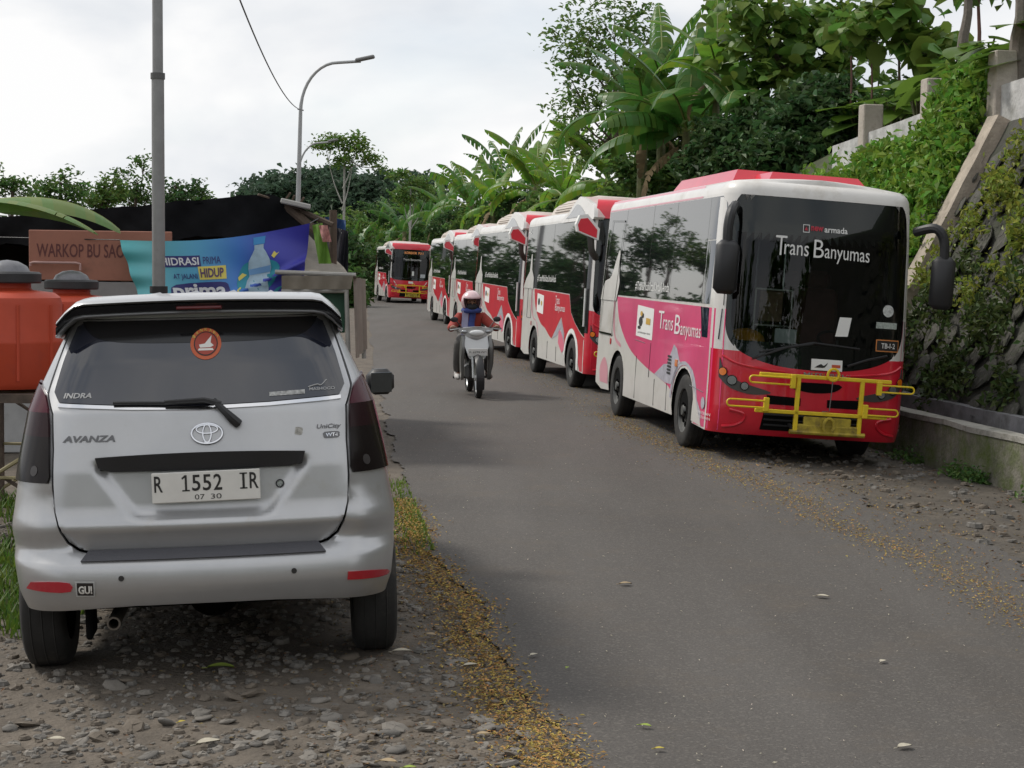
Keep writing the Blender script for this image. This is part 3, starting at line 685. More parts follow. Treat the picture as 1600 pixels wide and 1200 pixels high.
    # writing on both flanks: reads along the bus on each side
    for sg in (-1, 1):
        fS = lambda u, v, o=.008: lf.S(sg*ay(u if sg > 0 else -u), v, o)
        d = (lambda y, w: -y) if sg < 0 else (lambda y, w: y-w)
        mt = mat('livery_white_text', (.74, .70, .70), .5)
        m_gd = mat('badge_gold', (.55, .33, .04), .5)
        if A:
            lettering('side_lettering', 'T', fS, d(2.60, .26), 1.16, .26, .19, mt, root); lettering('side_lettering', 'rans', fS, d(2.36, .46), 1.155, .46, .11, mt, root)
            lettering('side_lettering', 'B', fS, d(1.82, .24), 1.13, .24, .20, mt, root); lettering('side_lettering', 'anyumas', fS, d(1.56, .86), 1.085, .86, .14, mt, root)
            f2 = lambda u, v: fS(u, v, .010)
            lettering('window_lettering', '#TransMobilitasUntukAnda', f2, d(3.95, 1.72), 1.545, 1.72, .11, m_txt, root)
            bs = MB(); 
            for (y, z, ry, rz) in ((3.50, 1.20, .10, .055), (3.42, 1.27, .07, .03), (3.56, 1.13, .08, .02)): bs.add([fS(d(y, 0)+ry*cos(t), z+rz*sin(t), .009) for t in np.linspace(0, 2*pi, 12, endpoint=False)], [tuple(range(12))])
            bs.build('badge_emblem', m_blk, root, smooth=False)
            MB().add([fS(d(y, 0), z, .009) for y, z in ((3.22, 1.18), (3.0, 1.175), (3.0, 1.245), (3.22, 1.25))], [(0, 1, 2, 3)]).build('badge_emblem', m_gd, root, smooth=False)
            MB().add([fS(d(3.48, 0)+.06*cos(t), 1.29+.03*sin(t), .0095) for t in np.linspace(0, 2*pi, 10, endpoint=False)], [tuple(range(10))]).build('badge_emblem', m_gd, root, smooth=False)
            lettering('badge_lettering', 'perhubungan darat', fS, d(3.62, .66), 1.06, .66, .028, m_blk, root)
            MB().add([fS(d(.42, 0)+.07*cos(t), .52+.06*sin(t), .009) for t in np.linspace(0, 2*pi, 12, endpoint=False)], [tuple(range(12))]).build('flank_emblem', m_lilac, root, smooth=False)
            lettering('flank_lettering', 'KEMENTERIAN', fS, d(.62, .42), .41, .42, .028, mt, root); lettering('flank_lettering', 'PERHUBUNGAN', fS, d(.62, .42), .37, .42, .028, mt, root)
        else:
            lettering('side_lettering', 'Trans', fS, d(2.75, .36), 1.22, .36, .13, mt, root); lettering('side_lettering', 'Banyumas', fS, d(2.75, .85), 1.08, .85, .14, mt, root)
            f2 = lambda u, v: fS(u, v, .010)
            lettering('window_lettering', '#TransMobilitasUntukAnda', f2, d(4.6, 1.75), 1.55, 1.75, .12, m_txt, root)
            bs = MB(); bs.add([fS(d(4.3, 0)+.09*cos(t), 1.22+.06*sin(t), .009) for t in np.linspace(0, 2*pi, 12, endpoint=False)], [tuple(range(12))]); bs.build('badge_emblem', m_blk, root, smooth=False)
            bs = MB(); bs.add([fS(d(4.05, 0)+.06*cos(t), 1.2+.04*sin(t), .009) for t in np.linspace(0, 2*pi, 12, endpoint=False)], [tuple(range(12))]); bs.build('badge_emblem', m_gd, root, smooth=False)
            lettering('window_lettering', 'AC', f2, d(5.9, .3), 2.38, .3, .07, m_txt, root)
    # --- front details
    def lampset(sg):
        hl = spline([(.93, .98), (.86, .84), (.70, .76), (.42, .685), (.60, .655), (.80, .70), (.93, .80)], 4)
        o = part('headlight', [(sg*a, z) for a, z in hl], m_grey, off=.008, rim=.012, cu=.05, cv=.05)
        for (x, z, r, m) in ((.885, .85, .036, m_amber), (.795, .775, .040, m_lens), (.675, .728, .034, m_lens)):
            part('lamp_bezel', arc(sg*x, z, r*1.25, 0, 340, 14), m_frit, off=.014, parent=o); part('lamp_lens', arc(sg*x, z, r, 0, 340, 14), m, off=.018, rim=.01, parent=o)
    lampset(-1); lampset(1)
    part('grille', [(-.50, .33), (.50, .33), (.47, .53), (-.47, .53)], m_dark, off=.004, cu=.1)
    sl = MB()
    for z in (.38, .43, .48): sl.tube([lf.S(x, z, .012).tolist() for x in np.linspace(-.47, .47, 7)], .010, 5)
    sl.build('grille_bar', m_black, root)
    part('grille', spline([(-.24, .80), (.24, .80), (.20, .73), (0, .705), (-.20, .73)], 3), m_dark, off=.004)
    for sg in (-1, 1):
        part('intake', [(sg*.44, .575), (sg*.13, .575), (sg*.13, .65), (sg*.46, .66)], m_dark, off=.004)
        sw = MB(); sw.tube([lf.S(sg*x, z, .004).tolist() for x, z in spline([(.86, .335), (.74, .355), (.66, .41), (.67, .47), (.80, .50)], 5)], .014, 6); sw.build('bumper_crease', m_red, root)
        cr = MB(); cr.tube([lf.S(sg*x, z, .002).tolist() for x, z in spline([(.90, 1.0), (.75, .935), (.5, .90), (.3, .885)], 5)], .012, 6); cr.build('bonnet_crease', m_red, root)
    if A:
        bp = part('bonnet_badge', [(-.05, .925), (.255, .925), (.255, 1.03), (-.05, 1.03)], m_paper, off=.012, rim=.01)
        part('badge_emblem', spline([(-.02, .95), (.04, .985), (.07, .97), (.11, 1.0), (.08, .955), (.03, .95)], 3), m_blk, off=.015, parent=bp); part('badge_emblem', [(.15, .957), (.235, .957), (.235, .985), (.15, .985)], mat('badge_red', (.5, .08, .03), .5), off=.015, parent=bp)
        lettering('maker_name', 'MITSUBISHI', mapF(.010), -.12, .855, .46, .045, m_chrome, root, bold=.02)
    else:
        bp = part('bonnet_badge', [(-.10, .95), (.12, .95), (.12, 1.05), (-.10, 1.05)], m_paper, off=.012, rim=.01)
        for sg in (-1, 1): part('nose_stripe', [(sg*.80, 1.05), (sg*.76, 1.05), (sg*.62, .86), (sg*.66, .86)], m_paper, off=.004)
    # front bicycle rack
    ry = -.17
    rk = MB()
    xs = .02
    def bar(x0, z0, x1, z1, h=.036): rk.box(((x0+x1)/2, ry, (z0+z1)/2), (max(abs(x1-x0), h), .032, max(abs(z1-z0), h)), b=.005)
    tilt = .0
    bar(-.60, .865, .68, .865); bar(-.62, .525, .66, .525); bar(-.22, .34, -.22, .86, .04); bar(.40, .34, .40, .86, .04)
    rko = rk.build('bike_rack', m_yel, root)
    def loop(x0, x1, z, name='wheel_hoop'):
        w = abs(x1-x0); s = 1 if x1 > x0 else -1; q = MB(); r = .032
        pts = [(x0, ry-.03, z+r), (x1-s*r, ry-.03, z+r)]+[(x1-s*r+s*r*sin(t), ry-.03, z+r*cos(t)) for t in np.linspace(.3, pi-.3, 6)]+[(x1-s*r, ry-.03, z-r), (x0, ry-.03, z-r)]
        q.tube(pts, .0085, 6); q.box((x0, ry-.02, z), (.05, .035, .13), b=.005); q.build(name, m_yel, rko)
    loop(-.28, -.70, .815); loop(-.52, -.90, .585); loop(.56, .90, .80); loop(.44, .76, .575)
    q = MB(); q.box((.09, ry+.02, .385), (.60, .07, .07), b=.01); q.box((.09, ry+.01, .45), (.46, .04, .09), b=.01); q.tube([(-.27, ry, .345), (.46, ry, .345)], .022, 8); q.tube([(.09+.05*sin(t), ry-.05, .42+.07*cos(t)) for t in np.linspace(-2.4, 2.4, 10)], .016, 6); q.build('rack_bracket', mat('rack_worn', (.38, .29, .03), .6, var=.4, vscale=12, dirt=(.12, .08, .03, .5), dscale=10), rko)
    for x in (-.22, .40): MB().tube([(x, ry, .36), (x, .05, .40)], .02, 6).build('rack_arm', m_black, rko)
    MB().tube([(.10+.055*cos(t), ry-.03, .90+.055*sin(t)) for t in np.linspace(0, 2*pi, 14, endpoint=False)], .013, 6, closed=True).build('rack_handle', m_yel, rko)
    MB().tube([(.10, ry-.03, .86), (.09, ry-.03, .56), (.02, ry-.03, .55)], .005, 5).build('rack_rod', m_rim, rko)
    # --- wheels, underbody
    for sg in (-1, 1):
        for cy in (AX1, AX2): wheel(root, (sg*.855, cy, .375), .375, .2, sg)
    u = MB(); u.box((0, 3.1, .47), (1.5, 5.6, .16)); u.box((0, AX1, .55), (1.86, 1.0, .5)); u.box((0, AX2, .55), (1.86, 1.0, .5)); u.box((0, 3.0, .42), (1.84, 2.2, .2)); u.tube([(-.8, AX1, .375), (.8, AX1, .375)], .07, 8); u.tube([(-.8, AX2, .375), (.8, AX2, .375)], .1, 8)
    u.build('chassis', m_dark, root)
    # --- roof gear
    if A:
        def pod(x, y0_, y1_, z0_, z1_, ins, name, m):
            q = MB(); V = [(sx*(x-(ins if t else 0)), (y0_+(ins*1.6 if t else 0)) if e == 0 else (y1_-(ins*1.2 if t else 0)), z1_ if t else z0_) for t in (0, 1) for sx, e in ((-1, 0), (1, 0), (1, 1), (-1, 1))]
            q.add(V, [(3, 2, 1, 0), (4, 5, 6, 7)]+[(i, (i+1) % 4, 4+(i+1) % 4, 4+i) for i in range(4)]); return q.build(name, m, root, sharp=20)
        pod(.72, .95, 3.6, 2.66, 2.83, .10, 'air_conditioner', m_red); pod(.50, .42, 1.5, 2.68, 2.79, .07, 'roof_hatch', m_red)
        gq = MB()
        for k in range(6): gq.box((0, 1.6+.28*k, 2.832), (1.05, .05, .012))
        gq.build('cooling_slat', mat('slat_dark_red', (.25, .01, .02), .5), root)
        st = MB()
        for sg in (-1, 1):
            st.add([(sg*.918, 1.3, 2.572), (sg*.918, 6.0, 2.572), (sg*.880, 6.0, 2.655), (sg*.880, 1.3, 2.655)], [(0, 1, 2, 3)] if sg > 0 else [(3, 2, 1, 0)])
        st.build('roof_stripe', m_palep, root)
    else:
        m_ac = mat('ac_beige', (.50, .44, .39), .6, var=.15, vscale=4, dirt=(.36, .30, .25, .55), dscale=3)
        q = MB(); prof = [(-.80, 2.66), (-.73, 2.84), (-.58, 2.93), (.58, 2.93), (.73, 2.84), (.80, 2.66)]
        V = []
        for (y, s_) in ((1.5, .75), (1.75, .97), (4.3, .97), (4.75, .8), (4.9, .5)):
            for x, z in prof: V.append((x*(.9+.1*s_), y, 2.64+(z-2.64)*s_))
        q.add(V, [(j*6+i, j*6+i+1, (j+1)*6+i+1, (j+1)*6+i) for j in range(4) for i in range(5)]+[(5, 4, 3, 2, 1, 0), (24, 25, 26, 27, 28, 29)])
        ac = q.build('air_conditioner', m_ac, root, sharp=40)
        q = MB()
        for k in range(4): q.tube([(-.785+.025*k, 1.8, 2.72+.042*k), (-.785+.025*k, 4.3, 2.72+.042*k)], .008, 5)
        q.build('cooling_slat', mat('ac_slat', (.30, .26, .22), .6), ac)
        # raised front dome: white flanks with arch, red brow
        prof = spline([(2.75, 2.55), (2.2, 2.66), (1.55, 2.86), (1.15, 2.84), (.6, 2.76), (.28, 2.68), (.16, 2.53)], 4)
        for sg in (-1, 1):
            q = MB(); q.prism(prof+[(.2, 2.50), (2.7, 2.50)], lambda u_, v_, t: Vector((t-(v_-2.5)*.10*sg, u_, v_)), sg*.80, sg*.955 if sg > 0 else -.955); q.build('brow_flank', m_white, root, sharp=30)
            gq = MB(); gp = spline([(2.35, 2.56), (2.0, 2.64), (1.6, 2.755), (1.2, 2.70), (.75, 2.56)], 4)
            gq.prism(gp, lambda u_, v_, t: Vector((t-(v_-2.5)*.10*sg, u_, v_)), sg*.957, sg*.962); gq.build('arch_pane', mat('arch_grey_glass', (.25, .26, .27), .12), root, sharp=30)
        q = MB(); V = []
        for (u_, v_) in prof:
            for x in np.linspace(-.90, .90, 9): V.append((x*(1-(v_-2.5)*.10), u_-.0*abs(x), v_+.02*(1-(x/.9)**2)))
        q.add(V, [(j*9+i, j*9+i+1, (j+1)*9+i+1, (j+1)*9+i) for j in range(len(prof)-1) for i in range(8)]); q.build('brow_top', mat('brow_pale', (.60, .42, .40), .45, coat=.3, var=.1), root, sharp=50)
        q = MB(); V = []
        zs = [2.52, 2.60, 2.70, 2.78, 2.80]
        for j, z in enumerate(zs):
            for x in np.linspace(-.93, .93, 13): V.append((x*(1-.02*j), .06+.16*abs(x/.93)**3+.05*j*j*.25, z))
        q.add(V, [(j*13+i, j*13+i+1, (j+1)*13+i+1, (j+1)*13+i) for j in range(4) for i in range(12)]); q.build('brow', m_red, root, sharp=50)
    # --- mirrors
    if A:
        for sg in (-1, 1):
            q = MB(); pts = [(sg*.90, .12, 2.30), (sg*1.02, -.06, 2.34), (sg*1.10, -.10, 2.24), (sg*1.12, -.10, 2.06)] if sg > 0 else [(-.88, .14, 2.42), (-.955, -.03, 2.36), (-.99, -.08, 2.22), (-.985, -.08, 2.02)]
            q.tube(spline(pts, 5), .046, 10); o = q.build('mirror_arm', m_black, root)
            hx = 1.12 if sg > 0 else -.985
            q = MB(); q.box((hx, -.10, 1.83), (.22, .14, .50), Matrix.Rotation(-.1*sg, 3, 'Z'), b=.05); q.build('mirror_housing', m_black, o, sharp=60)
            MB().box((hx, -.026, 1.83), (.17, .006, .40), b=.002).build('mirror_glass', m_chrome, o)
    else:
        for sg in (-1, 1):
            q = MB(); q.tube(spline([(sg*.90, .12, 1.95), (sg*1.0, -.05, 2.05), (sg*1.04, -.12, 2.25)], 5), [.05]*11, 8); o = q.build('mirror_arm', mat('mirror_grey', (.07, .065, .06), .5), root)
            pl = [(-.165, .02), (-.12, .15), (-.01, .17), (.165, -.03), (.155, -.19), (-.14, -.08)]
            fm_ = lambda u_, v_, t: Vector((sg*(1.10-u_), -.14+t-.25*(u_+.16), 2.38+v_))
            q = MB(); q.prism(pl, fm_, 0, .13); q.build('mirror_housing', m_paper, o, sharp=30)
            q = MB(); q.prism([(-.14, .015), (-.105, .10), (-.01, .115), (.13, -.045), (.125, -.16), (-.12, -.07)], fm_, -.008, .02); q.build('mirror_trim', m_red, o)
    return root
def bus_at(org, hd, lean, shift):
    return frame(org, hd, lean) @ Matrix.Translation((0, -shift, 0))
busA = make_bus('A'); busA.matrix_world = bus_at((2.779, 16.025, -.051), 7.8, 3.4, .33)
tag(busA, 'pink flanked bus with Trans Banyumas across its windscreen, heading the parked row', 'bus')
busB = make_bus('B'); busB.matrix_world = bus_at((1.962, 24.093, -.039), 8.8, 2.6, .2)
tag(busB, 'red and white bus parked directly behind the pink flanked bus', 'bus')
for org, hd, ln, lab in (((1.004, 31.827, -.036), 9.6, 2.4, 'red and white bus third in the parked row, just behind the scooter rider'),
                         ((.063, 42.016, -.036), 9.5, 2.4, 'red and white bus fourth in the parked row, partly hidden by the scooter rider'),
                         ((-.989, 49.934, -.036), 9.4, 2.4, 'red and white bus fifth in the parked row, last before the gap'),
                         ((-4.84, 77.39, -.03), 11.4, 2.2, 'far red bus with lit orange destination board standing alone beyond the gap')):
    c = copy_tree(busB, None, bus_at(org, hd, ln, .2)); tag(c, lab, 'bus')
# ------------------------------------------------------------------ silver people carrier
m_silver = mat('silver_paint', (.48, .482, .49), .32, metal=.6, coat=.3, var=.05, vscale=4, dirt=(.40, .38, .35, .58), dscale=3)
m_cglass = mat('car_glass', (.012, .014, .024), .035, spec=.5, ior=1.85)
def sstep(t): t = np.clip(t, 0, 1); return t*t*(3-2*t)
def make_car():
    cx, cy_ = -1.319, 7.1
    root = empty('parked_car', frame((cx, cy_, -.03), 7.7, -2.0) @ Matrix.Translation((.02, 0, 0)), 'silver people carrier with tinted rear glass and white number plate parked on the gravel', 'car')
    hwr, L = .85, 4.15
    hw = lerpf((.25, .80), (.34, .80), (.42, .825), (.55, .84), (.70, .85), (.86, .825), (1.0, .80), (1.2, .758), (1.3, .722), (1.45, .655), (1.6, .585), (1.7, .53))
    y0 = lerpf((.25, .16), (.33, .07), (.38, .025), (.45, .0), (.55, .0), (.592, .02), (.602, .078), (.71, .036), (.735, .040), (.80, .055), (.95, .07), (1.2, .13), (1.4, .275), (1.58, .42), (1.7, .5))
    y1 = lerpf((.25, 4.05), (.4, 4.15), (.72, 4.12), (.92, 3.98), (1.02, 3.4), (1.6, 2.4), (1.7, 2.2))
    def disp(x, yb, z):
        near = np.clip(1-yb/.35, 0, 1); ax_ = np.abs(x)
        wid = np.interp(z, [.70, .76, .95, 1.0], [.24, .31, .45, .46])
        rec = .030*sstep((wid-ax_)/.07+.3)*sstep((z-.725)/.05)*sstep((1.0-z)/.03)
        low = -.010*np.exp(-((z-.715)/.035)**2)
        ge = np.interp(z, [.6, .7, .8, .9], [.50, .60, .64, .63])
        crn = .020*sstep((.16-(ax_-ge))/.16)*(ax_ > ge)*sstep((z-.59)/.05)*sstep((.90-z)/.05)
        rid = -.012*np.exp(-((z-.49)/.05)**2)
        return near*(rec+low+crn+rid)
    lf = Loft(hwr, L, .30, .32, radians(7), hw, y0, y1, wn=1.3, wf=2.4, disp=disp)
    k = 27; Ax, Xx = lf.A[:k], lf.pl[:k, 0]
    def ax(x, z): return float(np.sign(x)*np.interp(abs(x)*hwr/float(hw(z)), Xx, Ax))
    def R(p): return [(ax(x, z), z) for x, z in p]
    def part(name, polys, m, off=0., rim=0., cu=.04, cv=.04, parent=root, sharp=40, **kw):
        V, F = lf.patch(polys, off, cu, cv, rim); return tag(mesh_obj(name, V, F, m, parent, True, sharp), **kw)
    fR = lambda off: (lambda u, v: lf.S(ax(u, v), v, off))
    ZT = 1.60; ZB = .25
    # dark inner shell seen through gaps
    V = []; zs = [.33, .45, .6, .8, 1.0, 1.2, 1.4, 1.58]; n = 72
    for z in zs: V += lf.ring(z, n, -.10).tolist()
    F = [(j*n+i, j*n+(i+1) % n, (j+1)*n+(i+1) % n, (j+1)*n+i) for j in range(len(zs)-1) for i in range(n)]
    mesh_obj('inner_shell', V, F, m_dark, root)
    gl = [(.475, .607), (.53, .618), (.575, .65), (.602, .70), (.625, .78), (.632, .90), (.628, 1.05), (.632, 1.20), (.66, 1.28), (.615, 1.45), (.575, 1.57), (.555, 1.597)]
    gate = R([(-x, z) for x, z in gl[::-1]])+R(gl)
    part('tailgate', gate, m_silver, rim=.02, cu=.014, cv=.014, sharp=70)
    go = [(.49, .598), (.54, .609), (.585, .643), (.612, .697), (.634, .78), (.641, .90), (.637, 1.05), (.641, 1.20), (.670, 1.285), (.624, 1.45), (.584, 1.572), (.563, ZT)]
    AR, c1, c2 = .335, .75, 3.35
    for sg in (-1, 1):
        arch = lambda c: [(sg*lf.ay(c+AR*cos(t)), .30+AR*sin(t)) for t in np.linspace(-.1, pi+.1, 15)][::-1]
        body = [(sg*a, z) for a, z in [(abs(q[0]), q[1]) for q in R(go)]]
        poly = body+[(sg*lf.amax, ZT), (sg*lf.amax, ZB)]+arch(c2)[::-1]+arch(c1)[::-1]
        # rear corner down to the bumper edge
        poly += [(sg*lf.ay(.36), .33), (sg*ax(.70, .345), .345), (sg*ax(.49, .36), .36)]
        part('body', poly, m_silver, rim=.015, cu=.035, cv=.03, sharp=60)
    bump = R([(-.49, .36), (-.30, .37), (0, .372), (.30, .37), (.49, .36), (.49, .598), (-.49, .598)])
    part('rear_bumper', bump, m_silver, rim=.02, cu=.035, cv=.03, sharp=60)
    V, F = lf.roof(ZT, .06, .018, steps=4); mesh_obj('roof', V, F, m_silver, root, True, 60)
    for x in (-.30, -.10, .10, .30):
        q = MB(); q.tube([(x, .55, 1.66), (x, .75, 1.682-.06*x*x), (x, 2.1, 1.675-.06*x*x)], .018, 6); q.build('roof_rib', m_silver, root)
    # step pad on the bumper
    q = part('step_pad', R([(-.52, .572), (-.49, .604), (.49, .604), (.525, .572)]), mat('pad_grey', (.075, .075, .085), .6, bump=.2, bscale=200), off=.012, rim=.02)
    # rear glass
    gp = R([(-.605, 1.243), (-.3, 1.225), (0, 1.218), (.3, 1.225), (.605, 1.243), (.628, 1.285), (.595, 1.42), (.545, 1.560), (.50, 1.585), (-.50, 1.585), (-.545, 1.560), (-.595, 1.42), (-.628, 1.285)])
    rg = part('rear_window', gp, m_cglass, off=.010, rim=.012, cu=.025, cv=.025, sharp=70)
    fr = spline([(-.52, 1.582), (-.50, 1.545), (-.44, 1.505), (-.3, 1.487), (0, 1.482), (.3, 1.487), (.44, 1.505), (.50, 1.545), (.52, 1.582)], 3)
    part('glass_border', R(fr), m_frit, off=.0112, parent=rg)
    part('chrome_strip', R([(-.612, 1.226), (-.3, 1.209), (0, 1.202), (.3, 1.209), (.612, 1.226), (.612, 1.241), (.3, 1.223), (0, 1.216), (-.3, 1.223), (-.612, 1.241)]), m_chrome, off=.007, rim=.006)
    # stickers on the glass
    m_or = mat('sticker_orange', (.50, .10, .035), .5); m_sw = mat('sticker_white', (.7, .68, .64), .5); m_sb = mat('sticker_black', (.02, .015, .015), .5); m_sg = mat('sticker_silver', (.34, .34, .34), .4)
    s = part('round_sticker', R(arc(.025, 1.475, .068, 0, 348, 26)), m_or, off=.0122, parent=rg); part('round_sticker', R(arc(.025, 1.475, .053, 0, 345, 22)), m_sb, off=.0132, parent=rg); part('round_sticker', R(arc(.025, 1.475, .048, 0, 345, 22)), mat('sticker_brick', (.34, .05, .03), .5), off=.0142, parent=rg)
    part('round_sticker', R([(-.005, 1.470), (.02, 1.474), (.05, 1.51), (.046, 1.478), (.06, 1.466), (.045, 1.458), (.0, 1.457)]), m_sw, off=.015, parent=rg); part('round_sticker', R([(-.01, 1.445), (.06, 1.445), (.055, 1.454), (-.005, 1.454)]), m_sw, off=.015, parent=rg)
    for k_, ch in enumerate('BANKARY'):
        t = radians(150-20*k_); lettering('sticker_lettering', ch, lambda u, v: lf.S(ax(u, v), v, .0155), .025+.060*cos(t)-.006, 1.475+.060*sin(t)-.006, .012, .012, mat('sticker_gold', (.6, .42, .1), .5), rg, bold=.02)
    lettering('sticker_lettering', 'INDRA', fR(.0125), -.585, 1.258, .12, .022, m_sg, rg, bold=.03, shear=.3)
    part('strip_sticker', R([(.30, 1.245), (.455, 1.250), (.455, 1.268), (.30, 1.262)]), mat('strip_pale', (.36, .36, .35), .5, var=.6, vscale=60), off=.0122, parent=rg)
    lettering('sticker_lettering', 'MASHOGO', fR(.0125), .475, 1.262, .11, .013, m_sg, rg, bold=.02)
    q = MB(); q.tube([lf.S(ax(x, z), z, .0125).tolist() for x, z in spline([(.47, 1.277), (.51, 1.287), (.525, 1.283), (.55, 1.305)], 4)], .003, 4); q.build('sticker_swoosh', m_sg, rg)
    # spoiler
    xs = np.linspace(-.63, .63, 31)
    def sweepx(prof, name, m, sharp=40):
        b = MB(); V = []
        for x in xs:
            t = abs(x)/.63; dz = -.016*t**2-.080*max(0, (t-.84)/.16)**1.4; dy = .06*t**4
            for (y, z) in prof: V.append((x*(1+.02*(1.68-z)/.1), y+dy, z+dz))
        n = len(prof)
        b.add(V, [(j*n+i, (j+1)*n+i, (j+1)*n+(i+1) % n, j*n+(i+1) % n) for j in range(len(xs)-1) for i in range(n)]+[tuple(range(n)), tuple((len(xs)-1)*n+i for i in range(n))[::-1]])
        return b.build(name, m, root, sharp=sharp)
    sp = sweepx([(.66, 1.706), (.40, 1.698), (.325, 1.690), (.312, 1.680), (.325, 1.672), (.40, 1.668), (.66, 1.67)], 'spoiler', m_silver)
    o = sweepx([(.60, 1.668), (.345, 1.670), (.318, 1.664), (.345, 1.632), (.42, 1.624), (.60, 1.60)], 'spoiler_face', mat('spoiler_black', (.012, .012, .013), .18, coat=.5)); o.parent = sp
    o = sweepx([(.50, 1.632), (.348, 1.631), (.341, 1.624), (.352, 1.618), (.50, 1.61)], 'spoiler_lip', m_silver); o.parent = sp
    MB().box((0, .328, 1.645), (.20, .01, .016), Matrix.Rotation(-.6, 3, 'X'), b=.003).build('brake_light', mat('brake_red', (.10, .01, .012), .2), sp)
    # tail lamps, smoked
    m_l1 = mat('smoked_lens_maroon', (.060, .009, .016), .16, spec=.22); m_l2 = mat('smoked_lens_dark', (.020, .007, .009), .16, spec=.22); m_l3 = mat('smoked_lens_black', (.010, .007, .007), .16, spec=.22)
    for sg in (-1, 1):
        e = lambda z: ax(.60, z)                       # outer edges run round the corner
        out = {.905: .30, .95: .32, 1.05: .33, 1.12: .32, 1.2: .29, 1.27: .245, 1.318: .16}
        oa = lambda z: float(np.interp(z, list(out), [ax(.63, zz)+v for zz, v in out.items()]))
        inn = lambda z: ax(float(np.interp(z, [.905, .92, 1.15, 1.22, 1.28, 1.325], [.655, .644, .645, .652, .672, .715])), z)
        def band(z0, z1, m, nm, par=root, off=.014, rim=.016):
            zz = np.linspace(z0, z1, 8); poly = [(sg*inn(z), z) for z in zz]+[(sg*max(oa(z), inn(z)+.02), z) for z in zz[::-1]]
            return part(nm, poly, m, off=off, rim=rim, cu=.03, cv=.04, parent=par, sharp=70)
        lo = band(.905, 1.10, m_l3, 'tail_light'); band(1.10, 1.20, m_l2, 'lens', lo); band(1.20, 1.325, m_l1, 'lens', lo)
        part('lamp_reflector', [(sg*a, z) for a, z in arc(ax(.71, .955), .955, .022, 0, 340, 12)], mat('reflector_dim', (.04, .035, .035), .3), off=.0155, parent=lo)
    # garnish, plate, lock, badges
    q = MB(); xs2 = np.linspace(-.445, .445, 15); V = []
    for x in xs2:
        for (z, o_) in ((.955, .0), (.953, .034), (.985, .046), (1.018-.012*(abs(x)/.44)**2, .040), (1.024-.012*(abs(x)/.44)**2, .0)): V.append(lf.S(ax(x*(1 if z > .97 else .975), z), z, o_).tolist())
    q.add(V, [(j*5+i, (j+1)*5+i, (j+1)*5+i+1, j*5+i+1) for j in range(14) for i in range(4)]+[(0, 1, 2, 3, 4), (74, 73, 72, 71, 70)]); q.build('garnish_bar', m_black, root, sharp=30)
    PM = Matrix.Rotation(-.05, 3, 'X') @ Matrix.Rotation(radians(-.6), 3, 'Y')
    pc = Vector((.02, .040, .880)); m_pl = mat('plate_white', (.66, .64, .60), .45, var=.05, vscale=10)
    pl = MB(); pl.box(pc, (.462, .008, .132), PM, b=.004); po = pl.build('number_plate', m_pl, root)
    fP = lambda u, v: pc+PM @ Vector((u, -.0055, v))
    for (s_, x, w, z, h) in (('R', -.220, .036, -.018, .070), ('5', -.060, .036, -.018, .070), ('5', -.014, .036, -.018, .070), ('2', .032, .036, -.018, .070), ('I', .155, .010, -.018, .070), ('R', .186, .038, -.018, .070)):
        lettering('plate_lettering', s_, fP, x, z, w, h, m_blk, po, bold=.012)
    MB().add([fP(-.090, -.016), fP(-.081, -.016), fP(-.081, .052), fP(-.090, .052), fP(-.104, .040), fP(-.101, .033), fP(-.090, .041)], [(0, 1, 2, 3, 4, 5, 6)]).build('plate_lettering', m_blk, po, smooth=False)
    for x, z in ((.160, -.018), (.160, .046), (-.086, -.018)):
        MB().add([fP(x-.016, z), fP(x+.016, z), fP(x+.016, z+.006), fP(x-.016, z+.006)], [(0, 1, 2, 3)]).build('plate_lettering', m_blk, po, smooth=False)
    lettering('plate_lettering', '07', fP, -.050, -.055, .042, .022, m_blk, po, bold=.0); lettering('plate_lettering', '30', fP, .018, -.055, .046, .022, m_blk, po, bold=.0)
    lk = part('lock', R(arc(.335, .872, .019, 0, 340, 18)), m_black, off=.008, rim=.01); part('lock_barrel', R(arc(.335, .872, .013, 0, 340, 16)), m_chrome, off=.010, rim=.004, parent=lk)
    def ellt(cx_, cz, rx, rz, r, off, nm='emblem_ring'):
        b = MB(); b.tube([lf.S(ax(cx_+rx*cos(t), cz+rz*sin(t)), cz+rz*sin(t), off).tolist() for t in np.linspace(0, 2*pi, 28, endpoint=False)], r, 6, closed=True); return b
    eb = MB(); ez, ex = 1.101, .028
    em = part('emblem', R([(ex+.066*cos(t), ez+.043*sin(t)) for t in np.linspace(0, 6.1, 26)]), m_silver, off=.006, rim=.006)
    ellt(ex, ez, .066, .043, .0055, .010).build('emblem_ring', m_chrome, em); ellt(ex, ez+.018, .046, .018, .0045, .010).build('emblem_ring', m_chrome, em); ellt(ex, ez, .018, .038, .0045, .010).build('emblem_ring', m_chrome, em)
    m_bdg = mat('badge_dark_chrome', (.14, .14, .145), .3, metal=.7)
    lettering('model_lettering', 'AVANZA', fR(.006), -.590, 1.078, .225, .028, m_bdg, root, bold=.03, shear=.35)
    lettering('trim_lettering', 'UniCity', fR(.006), .50, 1.098, .105, .024, m_bdg, root, bold=.02, shear=.2); bg = part('trim_badge', R(spline([(.535, 1.062), (.595, 1.062), (.60, 1.076), (.595, 1.088), (.535, 1.088), (.53, 1.075)], 2)), m_bdg, off=.006, rim=.005); lettering('trim_lettering', 'VVT-i', fR(.009), .54, 1.067, .05, .015, m_chrome, bg, bold=.02)
    part('sticker_remnant', R(spline([(.405, 1.085), (.435, 1.08), (.44, 1.11), (.41, 1.115)], 3)), mat('glue_mark', (.36, .35, .32), .7, var=.4, vscale=80), off=.0015)
